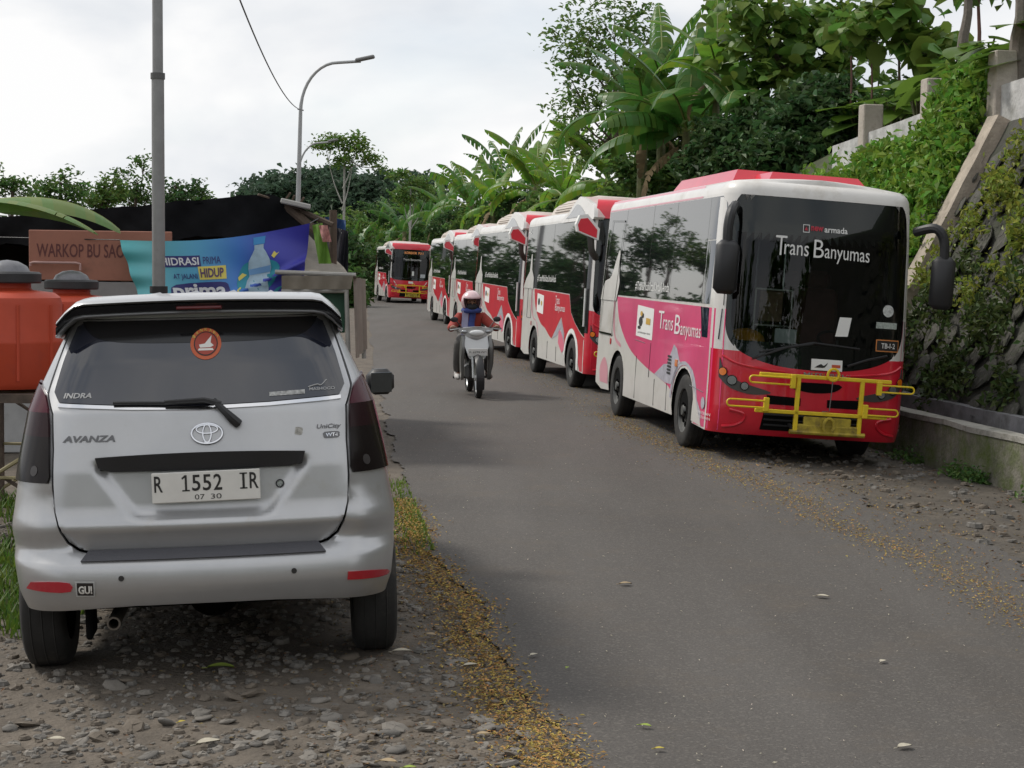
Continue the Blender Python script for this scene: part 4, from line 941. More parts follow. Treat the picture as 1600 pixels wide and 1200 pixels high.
    # wiper
    q = MB(); q.tube([lf.S(ax(x, z), z, o_).tolist() for x, z, o_ in ((.165, 1.135, .02), (.14, 1.155, .035), (.105, 1.19, .042), (.06, 1.222, .042))], [.021, .021, .016, .012], 8); q.tube([lf.S(ax(x, z), z, o_).tolist() for x, z, o_ in ((.09, 1.205, .042), (.02, 1.225, .04), (-.15, 1.225, .03))], [.013, .011, .008], 6)
    q.tube([lf.S(ax(x, z), z, .018).tolist() for x, z in ((.06, 1.228), (-.15, 1.226), (-.37, 1.232))], .008, 6); q.build('wiper', m_black, root)
    # bumper details
    m_rf = mat('reflector_red', (.42, .015, .03), .18, coat=1)
    part('reflector', R(spline([(-.765, .452), (-.66, .447), (-.565, .450), (-.57, .487), (-.66, .492), (-.74, .484)], 2)), m_rf, off=.006, rim=.008); part('reflector', R(spline([(.615, .446), (.70, .438), (.80, .430), (.795, .455), (.72, .473), (.618, .482)], 2)), m_rf, off=.006, rim=.008)
    bs = part('bumper_sticker', R([(-.545, .425), (-.465, .423), (-.462, .492), (-.545, .494)]), mat('sticker_grey2', (.45, .45, .44), .5), off=.005); part('bumper_sticker', R([(-.538, .432), (-.470, .430), (-.468, .485), (-.538, .487)]), m_sb, off=.0065, parent=bs); lettering('sticker_lettering', 'GU!', fR(.008), -.532, .440, .058, .034, m_sw, bs, bold=.04)
    for x in (-.350, .385): part('parking_sensor', R(arc(x, .500, .012, 0, 340, 12)), m_blk, off=.004, rim=.004)
    # side glass, door lines, handles, mirrors
    for sg in (-1, 1):
        for (a0, a1) in ((.62, 1.18), (1.28, 2.12), (2.20, 2.95)):
            part('side_window', [(sg*lf.ay(a0+.05), 1.06), (sg*lf.ay(a1), 1.06), (sg*lf.ay(a1-.02), 1.50), (sg*lf.ay(a0+.16 if a0 < 1 else a0+.02), 1.50)], m_cglass, off=.004, rim=.006, cu=.2, cv=.1)
        for yy in (1.24, 2.16, 3.02): MB().tube([lf.S(sg*lf.ay(yy), z, .001).tolist() for z in np.linspace(.45, 1.02, 8)], .004, 4).build('door_seam', m_dark, root)
        for yy in (1.36, 2.28): MB().tube([lf.S(sg*lf.ay(yy+t), .97, .02).tolist() for t in (0, .09, .18)], [.012, .016, .012], 8).build('door_handle', m_silver, root)
        q = MB(); q.box((sg*.935, 2.95, 1.10), (.16, .15, .155), Matrix.Rotation(sg*.15, 3, 'Z'), b=.04); mo = q.build('door_mirror', m_black, root, sharp=60)
        MB().box((sg*.938, 2.862, 1.10), (.128, .004, .122), Matrix.Rotation(sg*.15, 3, 'Z') @ Matrix.Rotation(.13, 3, 'X'), b=.001).build('mirror_glass', mat('mirror_dark_reflection', (.16, .18, .19), .03, metal=1), mo)  # glass colour darkened to stand in for a dark tree reflection
        MB().tube([(sg*.78, 2.95, 1.06), (sg*.88, 2.95, 1.07)], .03, 8).build('mirror_stalk', m_black, mo)
        for c in (c1, c2): wheel(root, (sg*.755, c, .285), .315, .205, sg, .62, mat('alloy_rim', (.45, .45, .46), .3, metal=.7), 5)
        part('mud_flap', [(sg*ax(.62, .34), .34)]*0 or [(sg*lf.ay(.40), .30), (sg*lf.ay(.37), .30), (sg*lf.ay(.37), .36), (sg*lf.ay(.40), .36)], m_black, off=-.01)
        part('headlight', [(sg*lf.ay(3.75), .70), (sg*(lf.amax-.45), .66), (sg*(lf.amax-.45), .78), (sg*lf.ay(3.72), .84)], m_lens, off=.004)
    part('front_window', [(lf.amax-.01, 1.05), (lf.amax-.66, 1.05), (lf.amax-.70, 1.55), (lf.amax-.01, 1.55)], m_cglass, off=.004); part('front_window', [(-lf.amax+.01, 1.05), (-lf.amax+.66, 1.05), (-lf.amax+.70, 1.55), (-lf.amax+.01, 1.55)], m_cglass, off=.004)
    u = MB(); u.box((0, 2.45, .27), (1.25, 3.1, .16)); u.box((0, .55, .40), (1.2, .6, .10)); u.tube([(-.66, c1, .285), (.66, c1, .285)], .05, 8); u.ell((0, c1, .285), (.13, .13, .12)); u.box((-.56, c1, .5), (.3, .75, .4)); u.box((.56, c1, .5), (.3, .75, .4)); u.box((.56, c2, .5), (.3, .75, .4)); u.box((-.56, c2, .5), (.3, .75, .4))
    u.build('underbody', m_dark, root)
    q = MB(); q.lathe([(.022, .0), (.03, .0), (.03, .35), (.022, .35), (.022, .0)], 16, AXY, (-.40, .10, .285)); q.build('exhaust_pipe', mat('exhaust_steel', (.16, .14, .12), .45, metal=.8), root)
    MB().box((-.52, .32, .27), (.03, .2, .16), b=.01).build('tow_bracket', m_dark, root)
    return root
make_car()
# ------------------------------------------------------------------ poles, lamps, wire
m_galv = mat('galvanised_steel', (.26, .26, .26), .55, metal=.35, var=.15, vscale=4, dirt=(.17, .165, .16, .55), dscale=3)
m_lampp = mat('lamp_paint', (.36, .365, .37), .5, metal=.2, var=.08, vscale=3)
def pole_pt(px, D, z):          # point at height z on the column through photo column px
    a, b = at(px, 0, D), at(px, 600, D); t = (z-a.z)/(b.z-a.z); return a+(b-a)*t
P0 = at(248, 440, 14.0); P1 = at(246, 0, 14.0); dv = (P1-P0)/(P1.z-P0.z); base = P0+dv*(gz(P0.x, 14)-.05-P0.z); top = P0+dv*(6.6-P0.z)
r = empty('steel_pole', Matrix.Translation(base), 'tall plain grey steel pole rising behind the silver car in front of the stall', 'pole')
def loc(p): return Vector(p)-base
zj = at(246, 118, 14.0).z
MB().tube([(0, 0, 0), loc(P0+dv*(zj-P0.z))], [.056, .052], 20).build('pole_lower', m_galv, r)
MB().tube([loc(P0+dv*(zj-P0.z)), loc(top)], [.044, .040], 20).build('pole_upper', m_galv, r)
pj = P0+dv*(zj-P0.z); MB().tube([loc(pj-dv*.03), loc(pj+dv*.02)], .060, 20).build('collar', mat('collar_dark', (.10, .10, .10), .6), r)
pb = at(248, 449, 14.0); MB().tube([loc(pb-dv*.05), loc(pb+dv*.01)], .075, 20).build('rubber_band', m_black, r)
MB().box((0, 0, .02), (.3, .3, .04), b=.01).build('base_plate', m_galv, r)
def lamp(px, D, ztop, arm, label, wire=False):
    b0 = on_ground(px, 600, 0); b0 = at(px, 415, D); b0 = Vector((b0.x, D, gz(b0.x, D)-.05))
    r = empty('street_lamp', Matrix.Translation(b0), label, 'street lamp', 'street lamps along the left of the road')
    lean = .022
    zc = ztop-1.55-b0.z
    MB().tube([(0, 0, 0), (0, 0, .9), (.0+lean*.9, 0, .9), (lean*zc, 0, zc)][:1]+[(lean*z, 0, z) for z in np.linspace(.5, zc, 6)], [.10, .095, .086, .078, .070, .062, .055], 14).build('post', m_lampp, r)
    pts = [(lean*zc, 0, zc)]+[(lean*zc+arm*.62*(1-cos(t)), 0, zc+1.45*sin(t)) for t in np.linspace(.15, pi/2, 10)]; e = pts[-1]; pts += [(e[0]+arm*.38, 0, e[2]+.05)]
    MB().tube(pts, [.052]*2+[.045]*(len(pts)-2), 12).build('curved_arm', m_lampp, r)
    e = pts[-1]; q = MB(); q.box((e[0]+.12, 0, e[2]+.08), (.85*arm/2.6, .24, .10), Matrix.Rotation(-.22, 3, 'Y'), b=.03); q.build('lamp_head', mat('lamp_head_grey', (.16, .16, .16), .5), r)
    MB().box((0, 0, .05), (.36, .36, .1), b=.02).build('base_plate', m_lampp, r)
    MB().box((lean*1.4, -.09, 1.4), (.09, .02, .3), b=.005).build('hatch', m_lampp, r)
    if wire: MB().tube([(lean*6.4-.09, 0, 6.42), (lean*6.4+.09, 0, 6.38)], .02, 6).build('wire_bracket', m_galv, r)
    return b0
L1 = lamp(461, 49, at(500, 92, 49).z, 1.75, 'curved grey street lamp with the wire tied to it, rising behind the stall', True)
lamp(462, 80, at(490, 220, 80).z, 1.5, 'second street lamp, only its arm showing past the post of the lamp with the wire')
lamp(580, 140, at(600, 306, 140).z, 2.2, 'distant street lamp standing among the palms beyond the lone far bus')
a = Vector((P0+dv*(5.9-P0.z))); b = L1+Vector((.022*6.4, 0, 6.4)); q = MB()
q.tube([a.lerp(b, t)-Vector((0, 0, .62*4*t*(1-t))) for t in np.linspace(0, 1, 28)], .012, 6)
q.build('overhead_wire', m_black, label='thin black sagging overhead wire tied to the curved street lamp behind the stall', cat='wire')

# ------------------------------------------------------------------ coffee stall
m_tarp = mat('black_tarp', (.009, .009, .010), .9, spec=.12, bump=.5, bscale=6, var=.3, vscale=3)
m_wood = mat('old_wood', (.085, .06, .042), .85, var=.35, vscale=6)
m_plas = mat('pale_plaster', (.36, .36, .36), .85, var=.15, vscale=3, dirt=(.22, .21, .19, .55), dscale=2.5)
m_beige = mat('beige_tarp', (.21, .185, .15), .75, var=.22, vscale=3, bump=.5, bscale=5)
so_ = Vector((-1.72, 17.0, -.06)); SM = frame(so_, 7.5)
stall = empty('coffee_stall', SM, 'roadside coffee stall with sagging black tarp roof and beige side canopy behind the silver car', 'stall')
SI = SM.inverted()
def sl(px, py, D): return SI @ at(px, py, D)
for (x, y) in ((-.12, .1), (-2.2, .1), (-4.6, .1), (-.12, 2.8), (-2.2, 2.8), (-4.6, 2.8)): MB().tube([(x, y, -.05), (x, y, 2.42)], .04, 8).build('post', m_wood, stall)
MB().box((-2.4, 2.85, 1.2), (4.8, .04, 2.3)).build('back_wall', mat('stall_dark_wall', (.035, .032, .028), .9, var=.3), stall)
MB().box((-4.75, 1.45, 1.2), (.04, 2.8, 2.3)).build('side_wall', m_wood, stall)
MB().box((-2.75, .02, .80), (3.9, .06, 1.72), b=.01).build('front_wall', m_plas, stall)
# roof edge follows the sagging line in the photograph
edge_px = [(-160, 352), (0, 345), (100, 338), (170, 331), (260, 322), (340, 314), (425, 307), (450, 318), (482, 342)]
ex = [sl(px, py, 16.7) for px, py in edge_px]; eX = [p.x for p in ex]; eZ = [p.z for p in ex]
def roofz(x, y): return float(np.interp(x, eX, eZ))-.06*y-.02*sin(x*5)*(y > .2)+.012*wob(x*3, y*3)
q = MB(); q.grid(lambda u, v: Vector((eX[0]+(eX[-1]-eX[0])*u, -.35+3.5*v, roofz(eX[0]+(eX[-1]-eX[0])*u, -.35+3.5*v))), 48, 12)
V0 = list(q.V); n0 = len(V0); q.add([v-Vector((0, 0, .03)) for v in V0], [tuple(i for i in f[::-1]) for f in q.F]); q.build('roof_sheet', m_tarp, stall, sharp=None)
q = MB(); hang = [(-160, 405), (0, 385), (170, 372), (300, 372), (420, 372), (482, 352)]; hx = [sl(px, py, 16.7).x for px, py in hang]; hz = [sl(px, py, 16.7).z for px, py in hang]
q.grid(lambda u, v: (lambda x: Vector((x, -.36+.05*sin(x*7)*v+.03*wob(x*4, v*3), roofz(x, -.35)*(1-v)+v*(float(np.interp(x, hx, hz))+.03*wob(x*3, 1)))))(eX[0]+(eX[-1]-eX[0])*u), 60, 8); q.build('roof_valance', m_tarp, stall, sharp=None)
for k in range(5):
    p0 = sl(432+11*k, 313+4*k, 16.6); MB().tube([p0, p0+Vector((random.uniform(-.25, .1), -.1, random.uniform(.05, .16)))], .012, 5).build('roof_stick', m_wood, stall)
for (pa, pb, rr) in (((448, 322), (500, 366), .045), ((470, 330), (520, 352), .03)): MB().tube([sl(*pa, 16.6), sl(*pb, 16.5)], rr, 7).build('roof_beam', m_wood, stall)
MB().box(sl(462, 319, 16.55), (.30, .3, .05), Matrix.Rotation(.2, 3, 'Y'), b=.01).build('roof_scrap', mat('scrap_pale', (.35, .34, .32), .7), stall)
# beige side canopy and its frame
q = MB(); c = [sl(470, 415, 16.3), sl(500, 408, 16.4), sl(562, 430, 15.9)]
def canopy(u, v):
    a = sl(440, 432, 15.9).lerp(sl(565, 433, 15.7), u); b = sl(440, 330, 18.5).lerp(sl(522, 402, 17.6), u); p = a.lerp(b, v); return p+Vector((0, 0, .02*wob(u*5, v*4)-.05*sin(pi*v)))
q.grid(canopy, 18, 8); q.build('canopy_sheet', m_beige, stall, sharp=None)
q = MB(); 
def curtain(u, v):
    a = sl(552, 433, 15.72).lerp(sl(570, 436, 16.6), u); b = sl(556, 560, 15.72).lerp(sl(570, 545, 16.6), u); return a.lerp(b, v)+Vector((.02*sin(u*14)*(.3+v), .03*sin(u*11+1), 0))
q.grid(curtain, 20, 8); q.build('canopy_curtain', m_beige, stall, sharp=None)
q = MB(); q.grid(lambda u, v: sl(440, 431, 15.75).lerp(sl(552, 431, 15.72), u).lerp(sl(440, 452, 15.78).lerp(sl(548, 452, 15.75), u), v)+Vector((0, .02*sin(u*22)*v, 0)), 24, 4); q.build('canopy_valance', m_beige, stall, sharp=None)
for (pa, pb, D) in (((430, 425), (556, 430), 15.78), ((440, 455), (545, 454), 15.8), ((541, 440), (546, 620), 15.8), ((566, 436), (569, 560), 16.6)): MB().tube([sl(*pa, D), sl(*pb, D)], .022, 8).build('canopy_frame', mat('frame_pale', (.30, .29, .27), .6, var=.2), stall)
q = MB(); p0, p1 = sl(500, 458, 15.95), sl(539, 520, 15.95); q.box((p0+p1)/2, (abs(p1.x-p0.x), .03, abs(p1.z-p0.z)), b=.006); q.build('green_board', mat('board_green', (.015, .075, .04), .5), stall)
MB().box(sl(478, 570, 16.6), (.6, .4, .9), b=.01).build('counter', m_wood, stall)
for (px0, px1, py0, py1, col, D, nm) in ((508, 540, 338, 362, (.02, .06, .17), 18.2, 'blue_tarp'), (524, 544, 355, 425, (.02, .02, .028), 17.6, 'dark_cloth'), (510, 530, 352, 398, (.012, .012, .016), 17.9, 'dark_cloth')):
    q = MB(); q.grid(lambda u, v: sl(px0+(px1-px0)*u, py0+(py1-py0)*v+6*u, D)+Vector((0, .05*sin(u*9+v*3), 0)), 12, 8); q.build(nm, mat(nm, col, .7, var=.3), stall, sharp=None)
q = MB(); q.grid(lambda u, v: sl(486+(2+14*v)+u*(16+4*v)-4*v, 352+60*v-4*u*(1-v), 15.95)+Vector((0, .04*sin(u*7+v*5), 0)), 8, 14)
q.build('hanging_cloth', mat('cloth_green', (.13, .26, .035), .8, var=.2), stall, sharp=None)
q = MB(); q.grid(lambda u, v: sl(498+u*14+6*v, 352+26*v, 15.88)+Vector((0, .03*sin(u*7+v*5), 0)), 6, 6); q.build('hanging_cloth', mat('cloth_rose', (.42, .20, .18), .8, var=.4, vscale=30), stall, sharp=None)
# red sign board
p0, p1 = at(45, 437, 15.75), at(268, 362, 15.75); sg_ = empty('sign_board', Matrix.Translation((p0.x, p0.y, p0.z)), 'faded red sign board lettered WARKOP BU SAO on the stall front', 'sign')
w, h = p1.x-p0.x, p1.z-p0.z
MB().box((w/2, .02, h/2), (w, .03, h), b=.006).build('board', mat('sign_faded_red', (.30, .125, .085), .75, var=.16, vscale=3, dirt=(.22, .10, .07, .52), dscale=3), sg_)
lettering('board_lettering', 'WARKOP BU SAO', lambda u, v: Vector((u, .002, v)), w*.055, h*.46, w*.615, h*.27, mat('sign_dark_red', (.105, .03, .028), .7), sg_, bold=.012)
q = MB(); q.tube([(.03, -.05, h*.28), (.03, -.05, h*.33), (.06, -.05, h*.35), (.46, -.05, h*.35), (.50, -.05, h*.33), (.50, -.05, h*.20)], .012, 8); q.build('bracket_rail', mat('rail_rose', (.40, .24, .22), .5), sg_)
for x in (.05, .48): MB().tube([(x, -.05, h*.34), (x, .01, h*.34)], .008, 6).build('rail_stay', m_galv, sg_)
# printed banner tied between pole and stall
def ramp_mat(name, stops, rough):
    m = mat(name, (.5, .5, .5), rough); n = m.node_tree.nodes; l = m.node_tree.links; tcn = n.new('ShaderNodeTexCoord'); sx = n.new('ShaderNodeSeparateXYZ'); cr = n.new('ShaderNodeValToRGB')
    l.new(tcn.outputs['Generated'], sx.inputs[0]); l.new(sx.outputs[0], cr.inputs[0]); e = cr.color_ramp.elements
    e[0].position, e[0].color = stops[0][0], (*stops[0][1], 1); e[1].position, e[1].color = stops[-1][0], (*stops[-1][1], 1)
    for p, c in stops[1:-1]: k = e.new(p); k.color = (*c, 1)
    l.new(cr.outputs[0], n['Principled BSDF'].inputs['Base Color']); return m
c00, c10, c01, c11 = at(222, 478, 15.6), at(472, 470, 16.0), at(186, 375, 15.6), at(484, 349, 16.0)
bo = (c00+c10)/2; ban = empty('banner', Matrix.Translation(bo), 'blue printed drinking water banner with a bottle tied across the stall front', 'banner')
def fb(u, v, off=0.):
    p = c00.lerp(c10, u).lerp(c01.lerp(c11, u), v)-bo
    sag = -.05*sin(pi*u)*v-.02*sin(pi*u)
    d = u-v*.35; fold = .035*sin((u*1.2+v)*9.)*(u**2)*(1-.3*v)+.02*sin(u*13+v*4)*.6+.06*math.exp(-((v-.05-.85*(u-.45))/.045)**2)*(1 if u > .45 else 0)
    if u < .2: fold += .03*sin(v*17)*(1-u/.2)
    return p+Vector((0, -off-fold, sag))
q = MB(); q.grid(lambda u, v: fb(u, v), 80, 30)
q.build('banner_cloth', ramp_mat('banner_print', [(0, (.06, .34, .36)), (.15, (.13, .44, .48)), (.4, (.09, .36, .58)), (.62, (.045, .18, .56)), (.78, (.05, .06, .42)), (1, (.025, .022, .30))], .42), ban, sharp=None)
def bdecal(name, poly, m, off, cu=.03, cv=.06):
    V = []; F = []; key = {}
    for c_ in tessellate(poly, cu, cv):
        f = []
        for qv in c_:
            kk = (round(qv[0], 4), round(qv[1], 4))
            if kk not in key: key[kk] = len(V); V.append(fb(*qv, off))
            f.append(key[kk])
        if len(set(f)) == len(f): F.append(tuple(f))
    return mesh_obj(name, V, F, m, ban, True, None)
m_nav = mat('print_navy', (.03, .03, .16), .5); m_pw = mat('print_white', (.66, .68, .72), .5); m_py = mat('print_yellow', (.68, .58, .12), .5); m_bot = mat('print_bottle', (.36, .50, .62), .5, var=.25, vscale=6); m_teal = mat('print_teal', (.02, .25, .34), .5); m_cap2 = mat('print_cap', (.04, .26, .58), .5)
fB = lambda o_: (lambda u, v: fb(u, v, o_))
bdecal('printed_box', [(.16, .60), (.405, .60), (.405, .77), (.16, .77)], m_nav, .006); lettering('banner_lettering', 'HIDRASI', fB(.012), .185, .625, .21, .12, m_pw, ban, bold=.02, shear=.02)
lettering('banner_lettering', 'PRIMA', fB(.008), .42, .635, .095, .11, m_nav, ban, bold=.0)
lettering('banner_lettering', 'AT JALANI', fB(.008), .235, .395, .14, .10, m_nav, ban, bold=.01)
bdecal('printed_box', [(.385, .40), (.54, .40), (.54, .60), (.385, .60)], m_py, .006); lettering('banner_lettering', 'HIDUP', fB(.012), .395, .43, .132, .14, mat('print_brown', (.10, .05, .12), .5), ban, bold=.03)
bdecal('printed_box', spline([(.20, .10), (.52, .12), (.55, .28), (.50, .36), (.24, .33), (.20, .2)], 3), m_nav, .006); lettering('banner_lettering', 'prima', fB(.012), .215, .06, .32, .28, m_pw, ban, bold=.03)
bot = [(.655, .0), (.645, .18), (.655, .34), (.67, .40), (.665, .5), (.67, .62), (.695, .73), (.705, .78), (.705, .84), (.755, .84), (.755, .78), (.768, .73), (.79, .62), (.80, .5), (.79, .40), (.78, .30), (.785, .15), (.78, .0)]
bdecal('printed_splash', smooth_poly([(.60, .25), (.63, .55), (.70, .62), (.80, .60), (.85, .48), (.80, .25), (.70, .12)], 4), m_teal, .004)
bdecal('printed_bottle', bot, m_bot, .008); bdecal('printed_cap', [(.70, .845), (.76, .845), (.765, .95), (.70, .95)], m_cap2, .008); bdecal('printed_label', [(.668, .42), (.793, .44), (.797, .53), (.666, .50)], mat('print_label', (.16, .34, .62), .5), .011)
for pl in ([(.61, .35), (.655, .43), (.63, .46), (.605, .40)], [(.60, .22), (.625, .28), (.61, .12)], [(.80, .66), (.815, .72), (.83, .68), (.845, .70), (.815, .62)]): bdecal('printed_leaf', pl, m_py, .007)
bdecal('printed_splash', smooth_poly([(.80, .10), (.83, .2), (.87, .22), (.84, .16), (.83, .05)], 3), m_teal, .006)
for (pt, u, v) in ((P0+dv*(at(247, 372, 14).z-P0.z), 0, 1), ):
    MB().tube([fb(0, 1), SI.inverted() @ Vector((-4.6, .1, 2.1))-bo], .005, 5).build('tie_cord', m_black, ban)
MB().tube([fb(1, 1), at(500, 340, 16.6)-bo], .005, 5).build('tie_cord', m_black, ban)

# ------------------------------------------------------------------ water tanks on a steel rack
m_tank = mat('tank_red', (.44, .055, .022), .5, var=.10, vscale=3, dirt=(.32, .05, .03, .56), dscale=3, spec=.4)
tz = .93
def tank(px, D, rad, h, label, strap=False):
    p = at(px, 500, D); M = Matrix.Translation((p.x, p.y, tz)); r = empty('water_tank', M, label, 'water tank')
    q = MB(); prof = [(.001, 0), (rad*.94, 0), (rad, .04)]; n = 36
    q.lathe(prof+[(rad, h*.45), (rad*1.012, h*.47), (rad*1.012, h*.50), (rad, h*.52), (rad, h*.88), (rad*.97, h*.95), (rad*.86, h), (rad*.46, h*1.03), (rad*.43, h*1.05), (rad*.43, h*1.14), (.001, h*1.14)], n)
    q.build('tank_body', m_tank, r, sharp=35)
    for k in range(9):
        a = 2*pi*k/9+.3; MB().tube([(rad*1.0*cos(a), rad*1.0*sin(a), .06), (rad*1.0*cos(a), rad*1.0*sin(a), h*.88)], .012, 6).build('tank_rib', m_tank, r)
    q = MB(); q.lathe([(rad*.60, h*1.10), (rad*.62, h*1.115), (rad*.62, h*1.20), (rad*.58, h*1.22), (rad*.40, h*1.225)], 28); lid = q.build('lid_rim', m_black, r, sharp=35)
    q = MB(); q.lathe([(rad*.42, h*1.22), (rad*.36, h*1.28), (rad*.2, h*1.33), (.001, h*1.345)], 24); q.build('lid_dome', mat('lid_grey', (.14, .14, .15), .35, metal=.3, var=.3), lid, sharp=50)
    return r
tank(12, 11.6, .37, .655, 'larger orange red water tank on the rack left of the silver car')
tank(112, 12.9, .33, .60, 'smaller orange red water tank squeezed between the larger tank and the silver car')
rk = empty('tank_rack', Matrix.Translation((at(60, 700, 12.2).x, 12.2, gz(-3.4, 12.2)-.02)), 'rusty braced steel rack carrying the two orange red water tanks', 'rack')
m_rust = mat('rusty_angle', (.09, .065, .05), .8, var=.4, vscale=9); m_rustp = mat('pale_brace', (.28, .24, .13), .7, var=.3, vscale=9)
cx0, cx1, cy0, cy1 = -.62, .60, -1.0, 1.1
for x in (cx0, cx1):
    for y in (cy0, cy1): MB().box((x, y, .5), (.05, .05, 1.0)).build('leg', m_rust, rk)
for y in (cy0, cy1):
    MB().box((0, y, .99), (cx1-cx0+.05, .05, .06)).build('rail', m_rust, rk); MB().tube([(cx0, y, .08), (cx1, y, .86)], .014, 6).build('brace', m_rustp, rk); MB().tube([(cx0, y+.03, .86), (cx1, y+.03, .10)], .014, 6).build('brace', m_rust, rk); MB().tube([(cx0, y, .45), (cx1, y, .45)], .012, 6).build('cross_bar', m_rustp, rk)
for x in (cx0, cx1):
    MB().box((x, .05, .985), (.045, cy1-cy0, .05)).build('rail', m_rust, rk); MB().tube([(x, cy0, .10), (x, cy1, .85)], .014, 6).build('brace', m_rust, rk)
for k in range(9): MB().box((0, cy0+.1+.24*k, 1.005), (cx1-cx0-.05, .12, .022)).build('slat', m_wood, rk)

# ------------------------------------------------------------------ scooter
BM = frame((-.46, 22.65, 0.0), 7.3, -1.0)
bike = empty('scooter', BM, 'grey moped with white number plate ridden along the road beside the buses', 'motorcycle')
m_bg = mat('moped_grey', (.16, .16, .155), .35, coat=.4, var=.1); m_bs = mat('moped_silver', (.52, .53, .53), .3, metal=.5); m_bk = mat('moped_black', (.018, .018, .02), .45)
def bwheel(y, nm):
    t = MB(); t.lathe([(.215, -.03), (.255, -.042), (.278, -.025), (.285, 0), (.278, .025), (.255, .042), (.215, .03)], 32, AXX, (0, y, .285)); o = t.build('wheel', m_rub, bike, sharp=50)
    q = MB(); q.lathe([(.216, -.024), (.205, -.01), (.205, .01), (.216, .024)], 32, AXX, (0, y, .285)); q.build('rim', m_bs, o)
    for k in range(6): a = 2*pi*k/6; MB().tube([(0, y+.03*cos(a), .285+.03*sin(a)), (0, y+.208*cos(a+.2), .285+.208*sin(a+.2))], .009, 5).build('spoke', m_bs, o)
    q = MB(); q.lathe([(.04, -.05), (.045, 0), (.04, .05)], 16, AXX, (0, y, .285), caps=True); q.build('hub', m_bs, o)
bwheel(0, 'f'); bwheel(1.22, 'r')
for x in (-.062, .062): MB().tube([(x, -.005, .285), (x, .10, .62)], [.018, .022], 10).build('fork_leg', m_bs, bike)
q = MB(); V = []
for t in np.linspace(-.5, 2.6, 14):
    for x in (-.055, -.04, 0, .04, .055): V.append((x, -.0+.325*-cos(t)*-1*-1, .285+(.325-.12*(abs(x)/.055)**2*.3)*sin(t)))
q.add(V, [(j*5+i, j*5+i+1, (j+1)*5+i+1, (j+1)*5+i) for j in range(13) for i in range(4)]); q.build('front_fender', m_bk, bike)
q = MB(); q.prism([(-.11, .55), (-.17, .72), (-.15, .86), (.15, .86), (.17, .72), (.11, .55), (0, .50)], lambda u, v, t: Vector((u, .06+.25*(v-.55)+t+abs(u)*.25, v)), 0, .10); q.build('nose_cowl', m_bs, bike, sharp=40)
for sg in (-1, 1):
    q = MB(); q.prism(spline([(.12, .86), (.02, .70), (.10, .50), (.22, .28), (.36, .25), (.34, .5), (.30, .8)], 3), lambda u, v, t: Vector((sg*(t+.05*(1-abs(v-.55))), u+.05, v)), .13, .17); q.build('leg_shield', m_bg, bike, sharp=40)
MB().box((0, .01, .635), (.27, .012, .10), Matrix.Rotation(.12, 3, 'X'), b=.004).build('number_plate', mat('moped_plate', (.70, .70, .68), .5), bike)
lettering('plate_lettering', 'R 2846 AH', lambda u, v: Vector((u, .001-(v-.635)*.12*-1, v)), -.115, .625, .23, .045, m_blk, bike, bold=.0)
q = MB(); q.prism(smooth_poly([(-.24, .93), (-.14, .85), (0, .815), (.14, .85), (.24, .93), (.14, .965), (0, .975), (-.14, .965)], 3), lambda u, v, t: Vector((u, .12+t+abs(u)*.35, v)), 0, .16); q.build('handlebar_cowl', m_bs, bike, sharp=40)
q = MB(); q.ell((0, .11, .895), (.105, .035, .042), 16, 8); q.build('headlight', mat('headlight_clear', (.75, .76, .76), .08, coat=1), bike)
for sg in (-1, 1):
    MB().ell((sg*.165, .165, .91), (.05, .025, .025), 10, 6).build('indicator', m_lens, bike)
    MB().tube([(sg*.18, .26, .95), (sg*.36, .34, .94)], .017, 8).build('grip', m_bk, bike); MB().tube([(sg*.22, .22, .95), (sg*.36, .26, .93)], .007, 5).build('brake_lever', m_bs, bike)
    q = MB(); q.tube([(sg*.20, .27, .97), (sg*.27, .27, 1.06)], .007, 6); ms_ = q.build('mirror_stalk', m_bk, bike); MB().ell((sg*.295, .27, 1.075), (.055, .018, .038), 12, 8).build('mirror_head', m_bk, ms_)
    MB().tube([(sg*.08, .72, .25), (sg*.28, .72, .25)], .018, 8).build('foot_peg', m_bk, bike); MB().tube([(sg*.15, 1.22, .285), (sg*.15, 1.05, .62)], .025, 8).build('rear_shock', m_bs, bike)
q = MB(); q.tube(spline([(0, .22, .80), (0, .38, .55), (0, .62, .42), (0, .95, .50), (0, 1.25, .62)], 4), .075, 10); q.build('frame', m_bk, bike)
q = MB(); q.box((0, 1.02, .70), (.25, .72, .11), Matrix.Rotation(.05, 3, 'X'), b=.045); q.build('saddle', m_bk, bike, sharp=60)
for sg in (-1, 1):
    q = MB(); q.prism(spline([(.70, .50), (.72, .64), (1.40, .70), (1.50, .62), (1.1, .50)], 3), lambda u, v, t: Vector((sg*t, u, v)), .11, .145); q.build('side_cover', m_bg, bike, sharp=40)
q = MB(); q.box((0, .70, .33), (.24, .34, .24), b=.05); q.tube([(.13, .75, .25), (.17, 1.1, .27), (.17, 1.45, .33)], .035, 10); q.build('engine', mat('engine_grey', (.10, .10, .10), .5, metal=.4), bike)

